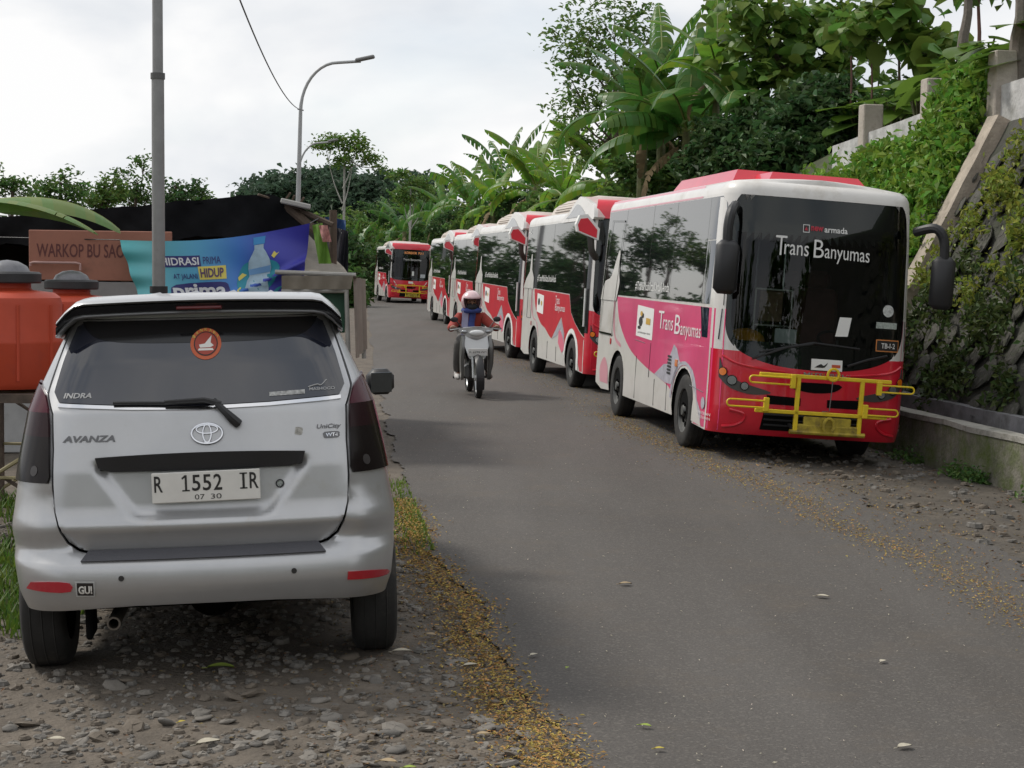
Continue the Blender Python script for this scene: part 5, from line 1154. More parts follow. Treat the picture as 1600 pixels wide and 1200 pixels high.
# ------------------------------------------------------------------ rider
def skin(name, pts, edges, m, parent, root=0, sub=2):
    me = bpy.data.meshes.new(name); me.from_pydata([p[:3] for p in pts], edges, []); me.materials.append(m)
    o = link(bpy.data.objects.new(name, me), parent); sk = o.modifiers.new('skin', 'SKIN'); sk.use_smooth_shade = True
    for i, p in enumerate(pts):
        v = me.skin_vertices[0].data[i]; r_ = p[3]; v.radius = r_ if isinstance(r_, tuple) else (r_, r_); v.use_root = i == root
    s = o.modifiers.new('sub', 'SUBSURF'); s.levels = s.render_levels = sub; return o
pr = empty('person', BM, 'rider in orange red jacket, blue scarf, dark face mask and pink helmet on the moped', 'person')
m_skin = mat('skin_brown', (.26, .13, .08), .6); m_jk = mat('jacket_orange_red', (.30, .040, .028), .85, var=.2, vscale=9, bump=.4, bscale=20); m_tr = mat('trousers_grey', (.10, .095, .09), .85, var=.2, bump=.3, bscale=20)
pts = [(0, .98, .78, (.14, .11)), (0, .95, .95, (.125, .095)), (0, .88, 1.10, (.12, .085)), (0, .85, 1.17, .055), (0, .82, 1.22, .05), (0, .79, 1.29, .075), (0, .78, 1.36, .075)]
ed = [(i, i+1) for i in range(6)]
for sg in (-1, 1):
    k = len(pts); pts += [(sg*.15, .87, 1.10, .058), (sg*.27, .74, .97, .046), (sg*.315, .50, .95, .034), (sg*.31, .40, .965, .026), (sg*.305, .345, .975, (.034, .018))]; ed += [(2, k), (k, k+1), (k+1, k+2), (k+2, k+3), (k+3, k+4)]
    for f in range(4):
        kk = len(pts); x = sg*(.262+.024*f); L_ = (.8, 1., .95, .75)[f]
        pts += [(x, .345-.025*L_, .972, .0095), (x, .345-.040*L_, .945, .0085), (x, .345-.020*L_, .924, .0075)]; ed += [(k+4, kk), (kk, kk+1), (kk+1, kk+2)]
    kk = len(pts); pts += [(sg*.268, .37, .955, .011), (sg*.262, .345, .932, .0095), (sg*.270, .325, .922, .008)]; ed += [(k+4, kk), (kk, kk+1), (kk+1, kk+2)]
    k = len(pts); pts += [(sg*.10, .93, .77, .085), (sg*.20, .52, .74, .066), (sg*.215, .64, .45, .05), (sg*.21, .72, .32, .036), (sg*.215, .60, .265, .034)]; ed += [(0, k), (k, k+1), (k+1, k+2), (k+2, k+3), (k+3, k+4)]
body = skin('body', pts, ed, m_skin, pr)
jp = [(0, .98, .76, (.165, .135)), (0, .95, .95, (.155, .12)), (0, .88, 1.09, (.15, .105)), (0, .86, 1.15, .075)]; je = [(0, 1), (1, 2), (2, 3)]
for sg in (-1, 1):
    k = len(jp); jp += [(sg*.16, .87, 1.09, .080), (sg*.28, .74, .965, .068), (sg*.32, .52, .945, .058), (sg*.315, .42, .962, .050)]; je += [(2, k), (k, k+1), (k+1, k+2), (k+2, k+3)]
skin('jacket', jp, je, m_jk, pr)
tp = [(0, .99, .76, (.15, .12))]; te = []
for sg in (-1, 1):
    k = len(tp); tp += [(sg*.11, .93, .765, .105), (sg*.205, .51, .74, .085), (sg*.22, .64, .45, .072), (sg*.215, .72, .33, .060)]; te += [(0, k), (k, k+1), (k+1, k+2), (k+2, k+3)]
skin('trousers', tp, te, m_tr, pr)
for sg in (-1, 1):
    q = MB(); q.ell((sg*.22, .64, .265), (.048, .13, .045), 12, 8, Matrix.Rotation(.1, 3, 'X')); q.ell((sg*.22, .71, .29), (.045, .06, .06), 10, 6); q.build('shoe', mat('shoe_white' if sg < 0 else 'shoe_dark', (.5, .48, .46) if sg < 0 else (.10, .08, .07), .7), pr)
# helmet: shell with open face, visor rim, mask, eyes
hc = Vector((0, .79, 1.305)); q = MB(); V = []; nA, nB = 24, 12
for j in range(nB+1):
    ph = (pi*.70)*j/nB
    for i in range(nA):
        th = 2*pi*i/nA; d = Vector((sin(ph)*cos(th), sin(ph)*sin(th), cos(ph)))
        r_ = .142 if not (d.y < -.55 and d.z < .28) else .118
        V.append(hc+Vector((d.x*r_*.93, d.y*r_*1.06, d.z*r_)))
keep = [(j*nA+i, j*nA+(i+1) % nA, (j+1)*nA+(i+1) % nA, (j+1)*nA+i) for j in range(nB) for i in range(nA)]
keep = [f for f in keep if not all((V[k]-hc).y < -.06 and (V[k]-hc).z < .045 for k in f)]
q.add(V, keep); hl = q.build('helmet', mat('helmet_pink', (.72, .50, .52), .25, coat=.8), pr, sharp=60); sd = hl.modifiers.new('solid', 'SOLIDIFY'); sd.thickness = .018
q = MB(); q.tube([hc+Vector((.120*sin(t), -.06-.075*cos(t), .048)) for t in np.linspace(-1.25, 1.25, 12)], .010, 6); q.build('visor_rim', m_bk, hl)
q = MB(); q.ell(hc+Vector((0, -.035, -.075)), (.085, .085, .062), 14, 8); q.build('face_mask', mat('mask_black', (.012, .012, .016), .8), pr)
for sg in (-1, 1):
    q = MB(); q.ell(hc+Vector((sg*.032, -.078, .005)), (.013, .008, .008), 8, 6); q.build('eye', m_blk, pr)
q = MB(); q.ell(hc+Vector((0, -.090, -.015)), (.012, .014, .022), 8, 6); q.build('nose', m_skin, pr)
m_sc = mat('scarf_blue', (.045, .07, .25), .85, var=.3, vscale=14); m_sc2 = mat('scarf_lilac', (.42, .42, .60), .85, var=.15)
q = MB(); q.tube([hc+Vector((.11*cos(t), .03+.10*sin(t), -.12)) for t in np.linspace(0, 2*pi, 16, endpoint=False)], .04, 8, closed=True); q.build('scarf', m_sc, pr)
q = MB(); q.grid(lambda u, v: Vector((-.045+.09*u+.01*sin(v*8), .735-.02*sin(u*3)-.02*v+.05*sin(pi*v), 1.20-.36*v)), 5, 10); q.build('scarf_end', m_sc, pr)
q = MB(); q.grid(lambda u, v: Vector((-.135+.09*u-.03*v, .745-.03*v+.05*sin(pi*v), 1.19-.50*v)), 5, 10); q.build('scarf_end', m_sc2, pr)
# ------------------------------------------------------------------ vegetation
def leaf_arrays(C, size, rng, up=.5, aspect=.5, fold=.25, droop=0.):
    """two-sided bent diamond leaves: C (n,3), size (n,)"""
    n = len(C); size = np.asarray(size)[:, None]
    nrm = rng.normal(size=(n, 3)); nrm[:, 2] = np.abs(nrm[:, 2])+up*2; nrm /= np.linalg.norm(nrm, axis=1, keepdims=True)
    t = rng.normal(size=(n, 3)); t[:, 2] -= droop; t -= nrm*(t*nrm).sum(1, keepdims=True); t /= np.linalg.norm(t, axis=1, keepdims=True)+1e-9
    b = np.cross(nrm, t); h = size*.5
    a0 = C-t*h; a2 = C+t*h-nrm*h*.35; a1 = C+b*h*aspect+nrm*h*fold-t*h*.1; a3 = C-b*h*aspect+nrm*h*fold-t*h*.1
    V = np.stack([a0, a1, a2, a3], 1).reshape(-1, 3); F = np.arange(n*4).reshape(n, 4); return V, F
def ovate_arrays(C, size, rng, up=.3, droop=1.):
    """broad pointed leaves with a folded midrib, 12 vertices each"""
    n = len(C); h = np.asarray(size)[:, None]
    nrm = rng.normal(size=(n, 3)); nrm[:, 2] = np.abs(nrm[:, 2])+up*2; nrm /= np.linalg.norm(nrm, axis=1, keepdims=True)
    t = rng.normal(size=(n, 3)); t[:, 2] -= droop; t -= nrm*(t*nrm).sum(1, keepdims=True); t /= np.linalg.norm(t, axis=1, keepdims=True)+1e-9
    b = np.cross(nrm, t); R_ = []
    for f, w, c in ((0, .03, 0), (.18, .30, .03), (.5, .40, .05), (.8, .22, 0), (1., .01, -.10)):
        m_ = C+t*h*f+nrm*h*c; R_ += [m_-b*h*w+nrm*h*w*.18, m_, m_+b*h*w+nrm*h*w*.18]
    V = np.stack(R_, 1).reshape(-1, 3); k = (np.arange(n)*15)[:, None]; F = []
    for i in range(4):
        for j in range(2): F.append(k+np.array([[i*3+j, i*3+j+1, i*3+j+4, i*3+j+3]]))
    return V, np.concatenate(F)
def cloud(blobs, nclump, per, spread, rng, shell=.55):
    """leaf centres in clumps through ellipsoid blobs [(c, r(3))]"""
    vol = np.array([r[0]*r[1]*r[2] for _, r in blobs])**.7; vol /= vol.sum(); out = []
    for (c, r), w in zip(blobs, vol):
        k = max(3, int(nclump*w)); d = rng.normal(size=(k, 3)); d /= np.linalg.norm(d, axis=1, keepdims=True)
        rad = shell+(1-shell)*rng.random((k, 1))**.6; cc = np.array(c)+d*np.array(r)*rad
        p = np.repeat(cc, per, 0)+rng.normal(size=(k*per, 3))*spread*np.array([1, 1, .6]); out.append(p)
    return np.concatenate(out)
TREEN = [0]
def tree(name, label, cat, base, trunk_top, r0, blobs, m_leaf, m_bark, nclump=120, per=30, spread=.22, size=.16, group=None, up=.4, aspect=.5, shell=.5, droop=0., limbs=True):
    TREEN[0] += 1; rng = np.random.default_rng(100+TREEN[0]); base = Vector(base)
    r = empty(name, Matrix.Translation(base), label, cat, group); tt = Vector(trunk_top)-base
    q = MB(); mid = tt*.5+Vector((rng.normal()*.04*tt.length, rng.normal()*.04*tt.length, 0))
    q.tube(spline([(0, 0, -.2), tuple(tt*.25+mid*.05), tuple(mid), tuple(tt)], 4), [r0*(1.15-.7*i/12) for i in range(13)], 9)
    if limbs:
        for c, rr in blobs:
            e = Vector(c)-base; s = tt*(.55+.4*rng.random()); m_ = s.lerp(e, .5)+Vector((0, 0, -.12*(e-s).length))
            q.tube(spline([tuple(s), tuple(m_), tuple(e)], 4), [r0*.42*(1-.8*i/8) for i in range(9)], 6)
            for _ in range(3):
                d = rng.normal(size=3); d /= np.linalg.norm(d); q.tube([tuple(m_.lerp(e, .6)), tuple(e+Vector(d*np.array(rr)*.8))], [r0*.14, r0*.05], 5)
    q.build('trunk', m_bark, r)
    C = cloud([(np.array(c)-np.array(base), rr) for c, rr in blobs], nclump, per, spread, rng, shell)
    ss = size*(.6+.8*rng.random(len(C))); big = size > .3 and base.y < 60
    V, F = ovate_arrays(C, ss, rng, up, droop) if big else leaf_arrays(C, ss, rng, up, aspect, droop=droop); fast_mesh('crown', V, F, m_leaf, r, smooth=big)
    return r
def hill_z(x, y):
    if y < 92 and x > xtop(y): t = sqrt(max(0, (x-xtop(y)-.15)/55)); return float(HH(y))-.02+min(2.5, t*6)
    return -.15 if y < 120 else -.3
# banana plants: stem and big torn leaves, each leaf a part
def banana_leaf(parent, L, W, az, el, droop, rng, m, m_rib, origin, tear=.5, rib=True):
    n = 16; pts = []; p = Vector(origin); d_az = Vector((cos(az), sin(az), 0)); side = Vector((-sin(az), cos(az), 0)); ang = el
    for i in range(n+1):
        pts.append(p.copy()); p = p+(d_az*cos(ang)+Vector((0, 0, sin(ang))))*(L/n); ang -= droop*(.35+1.3*i/n)/n
    V = []; F = []
    def wid(s): return W*(max(0, min(1, (s-.10)/.16))**.6)*(max(0, 1-((s-.42)/.60)**2 if s > .42 else 1))**.55
    twist = rng.normal()*.25
    for sg in (-1, 1):
        hang = .25+.35*rng.random()
        for i in range(1, n):
            s0, s1 = i/n, (i+1)/n; w0, w1 = wid(s0), wid(s1)
            if w0 < .01 and w1 < .01: continue
            if rng.random() < tear*.5: hang = .15+.75*rng.random()*(1+tear)
            gap = .0 if rng.random() > tear else .16/n*L
            t0 = (pts[i]-pts[i-1]).normalized()
            def pt(k, w, adj):
                up_ = Vector((0, 0, 1)); tn = (pts[min(k+1, n)]-pts[max(k-1, 0)]).normalized(); nn = side.cross(tn)*-1
                o = []
                for f in (0., .35, .7, 1.):
                    x = w*f; z = .20*x-hang*x*f*(1.0); o.append(pts[k]+side*sg*x*(1-.25*hang*f)+Vector((0, 0, z+twist*sg*x*.4))+tn*(adj*f+.10*x))
                return o
            a, b = pt(i, w0, gap), pt(i+1, w1, -gap); k = len(V); V += a+b
            for j in range(3): F.append((k+j, k+j+1, k+5+j, k+4+j) if sg > 0 else (k+j, k+4+j, k+5+j, k+j+1))
    o = mesh_obj('leaf', V, F, m, parent, True, None)
    if rib:
        MB().tube(pts, [.022*L/2*(1-.85*i/n)+.004 for i in range(n+1)], 5).build('midrib', m_rib, o)
    return o
m_ban = [leafmat('banana_leaf_a', (.095, .20, .028), .12, .45, .38), leafmat('banana_leaf_b', (.075, .17, .030), .12, .4, .38), leafmat('banana_leaf_c', (.15, .27, .030), .12, .5, .4)]
m_ban.append(leafmat('banana_leaf_pale', (.17, .27, .085), .08, .35, .5))
m_rb = mat('banana_rib', (.20, .24, .07), .6); m_stem = mat('banana_stem', (.12, .125, .05), .7, var=.5, vscale=4); m_dry = mat('dry_leaf', (.17, .12, .06), .85, var=.3)
def banana(base, ztop, L, n, label, seed, lean=(0, 0), tear=.5, W=.26, rib=True, group='banana plants', tone=None, els=None, azs=None):
    rng = np.random.default_rng(seed); base = Vector(base); r = empty('banana_plant', Matrix.Translation(base), label, 'banana plant', group)
    h = ztop-base.z; top = Vector((lean[0], lean[1], h))
    MB().tube(spline([(0, 0, -.2), tuple(top*.5+Vector((lean[0]*.1, 0, 0))), tuple(top)], 4), [.15*L/2.4-.008*i for i in range(9)], 10).build('stem', m_stem, r)
    for k in range(n):
        az = (azs[k] if azs else 2*pi*k/n*1.618*1.0+rng.normal()*.25); f = k/max(1, n-1); el = els[k] if els else radians(82-62*f+rng.normal()*8); dr = .5+1.5*f+.3*rng.random()
        banana_leaf(r, L*(.8+.3*rng.random()), W*L/2*(.85+.3*rng.random()), az, el, dr, rng, m_ban[tone if tone is not None else int(rng.integers(0, 3))], m_rb, top-Vector((0, 0, .15*f)), tear, rib)
    for k in range(2):
        banana_leaf(r, L*.7, W*L/2*.35, rng.random()*6.28, radians(-20), 1.8, rng, m_dry, m_dry, top-Vector((0, 0, .25)), .7, False)
    return r
def ban_px(px, py, D, L, n, label, seed, **kw):
    p = at(px, py, D); return banana((p.x, D, hill_z(p.x, D)-.1), p.z, L, n, label, seed, **kw)
ban_px(1075, 205, 36.5, 2.9, 12, 'tall banana plant with large drooping leaves above the roof of the pink flanked bus', 3, tear=.35, W=.34, tone=1, azs=[1.2, .2, 3.3, 2.7, 3.6, 4.4, 5.4, .4, 3.0, 2.2, 5.9, 3.4], els=[radians(v) for v in (84, 70, 62, 45, 28, 35, 48, 30, 12, 40, 8, 50)])
ban_px(1120, 105, 36, 1.9, 6, 'banana plant holding one bright upright leaf above the tall drooping one', 6, tear=.1, W=.34, tone=2, azs=[1.5, 2.9, .3, 4.4, 3.4, 5.8], els=[radians(v) for v in (86, 55, 50, 40, 30, 25)])
ban_px(1005, 175, 38.5, 2.6, 9, 'banana plant leaning left behind the tall drooping banana plant', 5, tear=.4, W=.32, tone=1)
ban_px(1165, 190, 34.5, 2.2, 9, 'banana plant half sunk in the dark bush right of the tall drooping one', 7, tear=.4, W=.32, tone=1)
ban_px(1035, 130, 39, 2.4, 7, 'banana plant with arching leaves behind the bright upright leaf', 10, tear=.5, W=.30, tone=0)
ban_px(950, 278, 45, 2.3, 11, 'pale green banana plant behind the roof of the second bus', 8, tear=.3, tone=2)
ban_px(882, 305, 52, 2.3, 11, 'banana plant behind the beige roof unit of the third bus', 9, tear=.4, tone=2)
ban_px(838, 292, 60, 2.8, 11, 'banana plant with one tall bright upright leaf beside the torn leaf clump', 12, tear=.3, tone=2)
ban_px(790, 295, 70, 3.2, 11, 'banana plant with dark torn leaves standing highest in the far clump', 14, tear=.9, W=.2, tone=1)
ban_px(735, 322, 80, 3.0, 12, 'banana plant above the roofs of the fourth and fifth bus', 15, tear=.6, tone=0)
ban_px(700, 335, 90, 3.0, 11, 'banana plant right of the lone far bus', 17, tear=.5, rib=False, tone=0)
ban_px(770, 318, 66, 2.3, 10, 'short banana plant under the dark torn leaf banana', 19, tear=.5, rib=False, tone=2)
for k, (px, py, D) in enumerate([(560, 395, 104), (585, 380, 112), (612, 350, 118), (640, 345, 112), (668, 340, 108), (690, 345, 112), (548, 420, 96), (600, 405, 106), (632, 362, 103)]):
    p = at(px, py, D); banana((p.x, D, -.3), p.z, 3.0, 9, 'banana plant in the thicket where the road bends beyond the lone far bus', 40+k, tear=.7, rib=False, group='thicket banana plants', W=.24, tone=0 if k % 2 else 1)
# near banana leaves hanging in over the tanks from the left
p = at(-75, 318, 13.2); bl = banana((p.x, 13.2, gz(p.x, 13.2)-.05), p.z, 1.25, 4, 'banana plant left of the stall with broad pale leaves reaching over the water tanks', 77, tear=.02, W=.50, tone=3, azs=[-.10, .25, 2.0, 3.8], els=[radians(4), radians(16), radians(50), radians(60)], group='banana plants')
# broad leaved plants along the parapet
def broad_plant(px, py, D, n, L, label, seed, tone):
    rng = np.random.default_rng(seed); p = at(px, py, D); b = Vector((p.x, D, hill_z(p.x, D)-.1)); r = empty('broadleaf_plant', Matrix.Translation(b), label, 'plant', 'broad leaved plants above the parapet'); q = MB()
    for k in range(n):
        az = 6.28*k/n+rng.normal()*.3; h = (p.z-b.z)*(.55+.5*rng.random()); e = Vector((cos(az)*L*.5*rng.random(), sin(az)*L*.5*rng.random(), h)); q.tube([(0, 0, 0), tuple(e*.6+Vector((0, 0, h*.1))), tuple(e)], [.03, .022, .014], 6)
        LL = L*(.75+.5*rng.random()); V = []; F = []; nn = 8
        d = Vector((cos(az), sin(az), 0)); s = Vector((-sin(az), cos(az), 0)); tilt = .05+.45*rng.random()
        for i in range(nn+1):
            f = i/nn; w = LL*.42*sin(pi*min(1, f*.92+.08))**.7*(1-.25*f)
            for g in (-1, -.5, 0, .5, 1): V.append(e+d*LL*(f-.12)*cos(tilt)+Vector((0, 0, -LL*f*f*sin(tilt)-.10*w*abs(g)**1.5+.05*LL*abs(g)))+s*w*g)
        F = [(i*5+j, i*5+j+1, (i+1)*5+j+1, (i+1)*5+j) for i in range(nn) for j in range(4)]
        mesh_obj('leaf', V, F, m_ban[tone if rng.random() < .7 else 1], r, True, None)
    q.build('stem', m_stem, r)
for k, (px, py, D, n, L) in enumerate([(1345, 165, 30, 12, .75), (1392, 148, 28, 12, .7), (1437, 125, 26, 13, .65), (1480, 105, 24.5, 13, .62), (1522, 88, 23, 13, .6), (1560, 72, 21.6, 12, .58), (1600, 45, 20.6, 13, .62), (1300, 185, 32, 12, .75), (1370, 130, 32, 10, .75), (1535, 60, 23.5, 12, .6)]):
    broad_plant(px, py, D, n, L, 'broad leaved green plant growing behind the whitewashed parapet', 200+k, 0)
m_bark = mat('bark_grey', (.16, .14, .12), .9, var=.3, vscale=8, bump=.5); m_barkd = mat('bark_brown', (.09, .065, .05), .9, var=.3, vscale=8); m_barkp = mat('bark_pale', (.34, .33, .30), .85, var=.2)
lf_dk = leafmat('leaf_dark', (.055, .112, .036), .45, .3); lf_md = leafmat('leaf_mid', (.085, .165, .040), .4, .35); lf_lt = leafmat('leaf_light', (.115, .20, .045), .4, .4); lf_ol = leafmat('leaf_olive', (.12, .21, .038), .4, .35); lf_bl = leafmat('leaf_far', (.060, .105, .062), .35, .3)
def B(px, py, D, rx, ry, rz): p = at(px, py, D); return ((p.x, p.y, p.z), (rx, ry, rz))
def T(px, py, D): return tuple(at(px, py, D))
def hb(px, D): x = at(px, 300, D).x; return (x, D, hill_z(x, D)-.1)
tree('open_tree', 'airy small leaved tree with open crown beyond the tall banana plant', 'tree', hb(985, 45), T(960, 120, 45), .10, [B(905, 60, 45, .9, 1, 1.0), B(960, 25, 45, 1.1, 1, 1.0), B(895, 175, 45, .8, .9, .9), B(960, 140, 45, .9, 1, .9), B(1000, 80, 45, .8, .8, .9), B(930, 235, 45, .9, .9, .7), B(890, 120, 45, .5, .6, .4), B(985, 215, 45, .7, .8, .8)], lf_lt, m_barkd, 170, 22, .20, .17, shell=.25)
tree('dense_bush', 'dense dark bush under the tall banana plant above the pink flanked bus', 'bush', hb(1185, 33.5), T(1185, 230, 33.5), .07, [B(1150, 235, 33.5, .8, 1, .8), B(1215, 215, 33, .9, 1, .9), B(1190, 265, 33, 1.1, 1, .6), B(1120, 270, 34, .7, .8, .6)], lf_dk, m_barkd, 260, 34, .16, .19)
tree('dense_bush', 'glossy dark bush at the left end of the whitewashed parapet', 'bush', hb(1285, 31), T(1285, 200, 31), .07, [B(1265, 210, 31, .8, .9, .8), B(1310, 225, 30.5, .6, .8, .6), B(1240, 255, 30.6, .9, .9, .5), B(1295, 160, 31.5, .7, .8, .5)], lf_dk, m_barkd, 220, 34, .16, .20)
tree('large_leaved_tree', 'spreading tree with big hanging leaves over the glossy dark bush', 'tree', hb(1265, 34.5), T(1270, 90, 34.5), .09, [B(1200, 70, 34.5, .9, 1, .8), B(1270, 40, 34.5, 1.0, 1, .8), B(1230, 125, 34, .8, .8, .6), B(1310, 85, 34, .7, .9, .6), B(1180, 15, 34.5, .9, .9, .6), B(1340, 25, 34.5, .8, .8, .5)], lf_ol, m_barkd, 105, 11, .30, .31, aspect=.62, droop=1.2, shell=.3)
tree('large_leaved_tree', 'thin stemmed tree with a few big hanging leaves left of the grey trunk', 'tree', hb(1408, 29), T(1405, 20, 29), .035, [B(1380, 30, 29, .5, .5, .35), B(1440, 60, 29, .45, .5, .35), B(1400, 5, 29, .6, .5, .3), B(1460, 85, 28.5, .35, .4, .3), B(1345, 55, 29.5, .35, .4, .3)], lf_ol, m_barkd, 30, 10, .2, .36, aspect=.65, droop=1.4, shell=.3)
for px, D, pt, rad, lab in ((1325, 30.5, 40, .022, 'thin reddish sapling stem left of the forked one'), (1357, 30, 70, .022, 'thin reddish sapling stem with a fork against the sky'), (1523, 24, -30, .035, 'thin dark stem right of the grey trunk')):
    b_ = Vector(hb(px, D)); t_ = Vector(T(px+4, pt, D)); r = empty('sapling', Matrix.Translation(b_), lab, 'sapling')
    MB().tube([(0, 0, 0), tuple((t_-b_)*.6+Vector((.03, 0, 0))), tuple(t_-b_)], [rad, rad*.8, rad*.5], 7).build('trunk', mat('sapling_red', (.16, .075, .065), .8), r)
    rng = np.random.default_rng(px); C = cloud([((t_-b_), (.35, .35, .3))], 8, 9, .15, rng); V, F = leaf_arrays(C, np.full(len(C), .26), rng, .2, .6, droop=1.); fast_mesh('crown', V, F, lf_ol, r)
tree('palm_trunk_tree', 'tree with straight grey trunk rising out of the frame above the parapet', 'tree', hb(1500, 23.5), T(1499, -200, 23.5), .085, [B(1470, -190, 23.5, .8, .8, .5), B(1540, -200, 23.5, .9, .8, .5)], lf_md, m_bark, 60, 30, .2, .2)
tree('palm_trunk_tree', 'thick leaning trunk above the broad leaved plants and whitewashed parapet', 'tree', hb(1598, 20.5), T(1575, -160, 20.5), .16, [B(1560, -230, 20.5, .9, .9, .6), B(1640, -210, 20.5, .9, .9, .6)], lf_md, m_bark, 60, 30, .2, .2)
for k, (px, py, D, r_) in enumerate([(1060, 285, 39, .75), (1000, 300, 43, .75), (935, 318, 49, .8), (905, 310, 56, .9), (860, 322, 58, .9), (815, 322, 66, 1.0), (775, 335, 74, 1.0), (745, 345, 80, 1.0), (715, 350, 88, 1.1), (690, 362, 94, 1.1)]):
    p = at(px, py, D); tree('hill_shrub', 'leafy shrub on the bank behind the parked bus roofs', 'shrub', (p.x, D, hill_z(p.x, D)-.2), (p.x, D, p.z), .05, [B(px-12, py+6, D, r_, r_, r_*.7), B(px+14, py+10, D, r_, r_, r_*.6), B(px, py-4, D, r_*.8, r_, r_*.6)], [lf_md, lf_lt, lf_dk][k % 3], m_barkd, 50, 26, .2, .26, group='shrubs on the bank behind the buses')
tree('dense_bush', 'broad mid green bush filling the gap behind the tall drooping banana plant', 'bush', hb(1085, 40), T(1085, 190, 40), .07, [B(1050, 210, 40, .9, 1, .9), B(1120, 170, 40, 1.0, 1, 1.0), B(1090, 260, 40, 1.2, 1, .6), B(1010, 265, 41, .8, .8, .6)], lf_md, m_barkd, 200, 34, .18, .2)
tree('dense_bush', 'leafy bush under the thin stemmed tree behind the parapet', 'bush', hb(1390, 30.5), T(1390, 170, 30.5), .05, [B(1360, 185, 30.5, .6, .7, .4), B(1410, 165, 30, .6, .7, .4), B(1330, 200, 31, .6, .7, .4)], lf_md, m_barkd, 90, 30, .15, .18)
# trees behind the stall on the left
for k, (px, py, D, blobs, col) in enumerate([
    (20, 300, 52, [(5, 268, .5, .5), (35, 285, .6, .5), (-20, 285, .7, .6)], lf_md), (95, 300, 50, [(70, 290, .6, .5), (110, 275, .55, .45), (105, 300, .8, .5)], lf_md), (165, 300, 54, [(150, 300, .7, .4), (175, 285, .5, .5)], lf_lt),
    (215, 300, 56, [(195, 270, .45, .5), (225, 252, .35, .5), (235, 285, .7, .6), (205, 300, .7, .5)], lf_md), (275, 305, 52, [(262, 292, .55, .5), (295, 290, .5, .45), (280, 312, .9, .5)], lf_dk), (318, 315, 58, [(310, 305, .4, .45), (325, 315, .5, .4)], lf_md)]):
    x = at(px, py, D).x
    tree('background_tree', ['bushy tree beyond the stall at the banana plant end of the row', 'round crowned tree above the banana leaves over the tanks', 'pale low tree between the round crowned tree and the steel pole', 'slender uneven tree just left of the steel pole top behind the stall', 'dark bushy tree above the stall roof between steel pole and street lamp', 'small tree tip at the right end of the tree row behind the stall'][k], 'tree', (x, D, -.2), tuple(at(px, py-15, D)), .10, [B(a, b+10, D, c*.9, c, d*.9) for a, b, c, d in blobs], col, m_barkd, 46, 22, .15, .17, group='trees behind the stall', shell=.3)
# far dark wood and the slender pale tree
for k, (px, py, r1_, r2_, D) in enumerate([(415, 306, 2.0, 1.4, 135), (465, 296, 2.4, 1.6, 132), (520, 302, 2.8, 1.8, 138), (575, 306, 2.4, 1.8, 130), (630, 308, 2.0, 1.8, 136), (440, 318, 4.0, 1.8, 130), (560, 325, 4.0, 2.5, 128), (655, 318, 2.6, 2.4, 126), (505, 286, 1.4, 1.0, 140)]):
    x = at(px, py, D).x
    tree('far_tree', 'dark dense tree in the far wood behind the street lamps', 'tree', (x, D, -.3), tuple(at(px, py, D)), .25, [B(px-18, py+4, D, r1_*.75, 2, r2_), B(px+16, py-4, D, r1_*.75, 2, r2_), B(px, py+22, D, r1_, 2.4, r2_*1.1)], lf_bl, m_barkd, 120, 26, .5, .55, group='trees of the far dark wood')
tree('slender_tree', 'slender pale trunked tree with open umbrella crown above the far wood', 'tree', (at(530, 400, 95).x, 95, -.3), tuple(at(538, 232, 95)), .11, [B(525, 218, 95, .8, 1, .4), B(555, 232, 95, .9, 1, .5), B(508, 228, 95, .6, .8, .35), B(580, 248, 95, .7, .8, .35), B(535, 250, 95, .8, .8, .4), B(592, 262, 95, .4, .5, .25), B(560, 215, 95, .5, .5, .3)], lf_ol, m_barkp, 90, 16, .24, .26, shell=.2)
tree('slender_tree', 'second thin open tree above the thicket right of the slender pale tree', 'tree', (at(640, 400, 100).x, 100, -.3), tuple(at(642, 285, 100)), .09, [B(625, 275, 100, .7, .8, .35), B(650, 285, 100, .8, .8, .4), B(668, 300, 100, .6, .8, .4), B(640, 305, 100, .9, .8, .5)], lf_lt, m_barkp, 70, 16, .24, .26, shell=.2)
for k, (px, py, D, r_) in enumerate([(550, 415, 92, 1.2), (535, 395, 86, 1.3), (575, 430, 99, 1.1), (590, 415, 102, 1.3), (560, 372, 108, 1.8), (620, 385, 110, 1.8), (660, 375, 106, 1.6), (690, 365, 104, 1.6), (540, 360, 100, 1.6), (520, 430, 70, 1.1), (600, 345, 114, 2.0)]):
    p = at(px, py, D)
    tree('thicket_shrub', 'leafy shrub filling the thicket beyond the lone far bus', 'shrub', (p.x, D, -.3), (p.x, D, p.z), .06, [B(px, py, D, r_, r_, r_*.9), B(px+8, py+25, D, r_*1.1, r_, r_*.8), (((p.x), D, .4), (r_*1.2, r_, .8))], [lf_md, lf_dk, lf_lt][k % 3], m_barkd, 80, 26, .28, .34, group='shrubs of the thicket')
for k, (x, y) in enumerate([(-11.8, 60), (-12.2, 66), (-12.6, 72), (-12.8, 78), (-13, 84), (-13.2, 90)]):
    tree('hedge_tree', 'low dense tree of the roadside hedge near the street lamps', 'tree', (x, y, -.3), (x, y, 2.2), .1, [((x, y-1.4, 1.2), (1.5, 1.7, 1.5)), ((x, y+1.4, 1.3), (1.5, 1.7, 1.5)), ((x, y, 2.7), (1.3, 2.0, 1.1))], lf_dk, m_barkd, 90, 26, .26, .3, group='low trees of the roadside hedge')
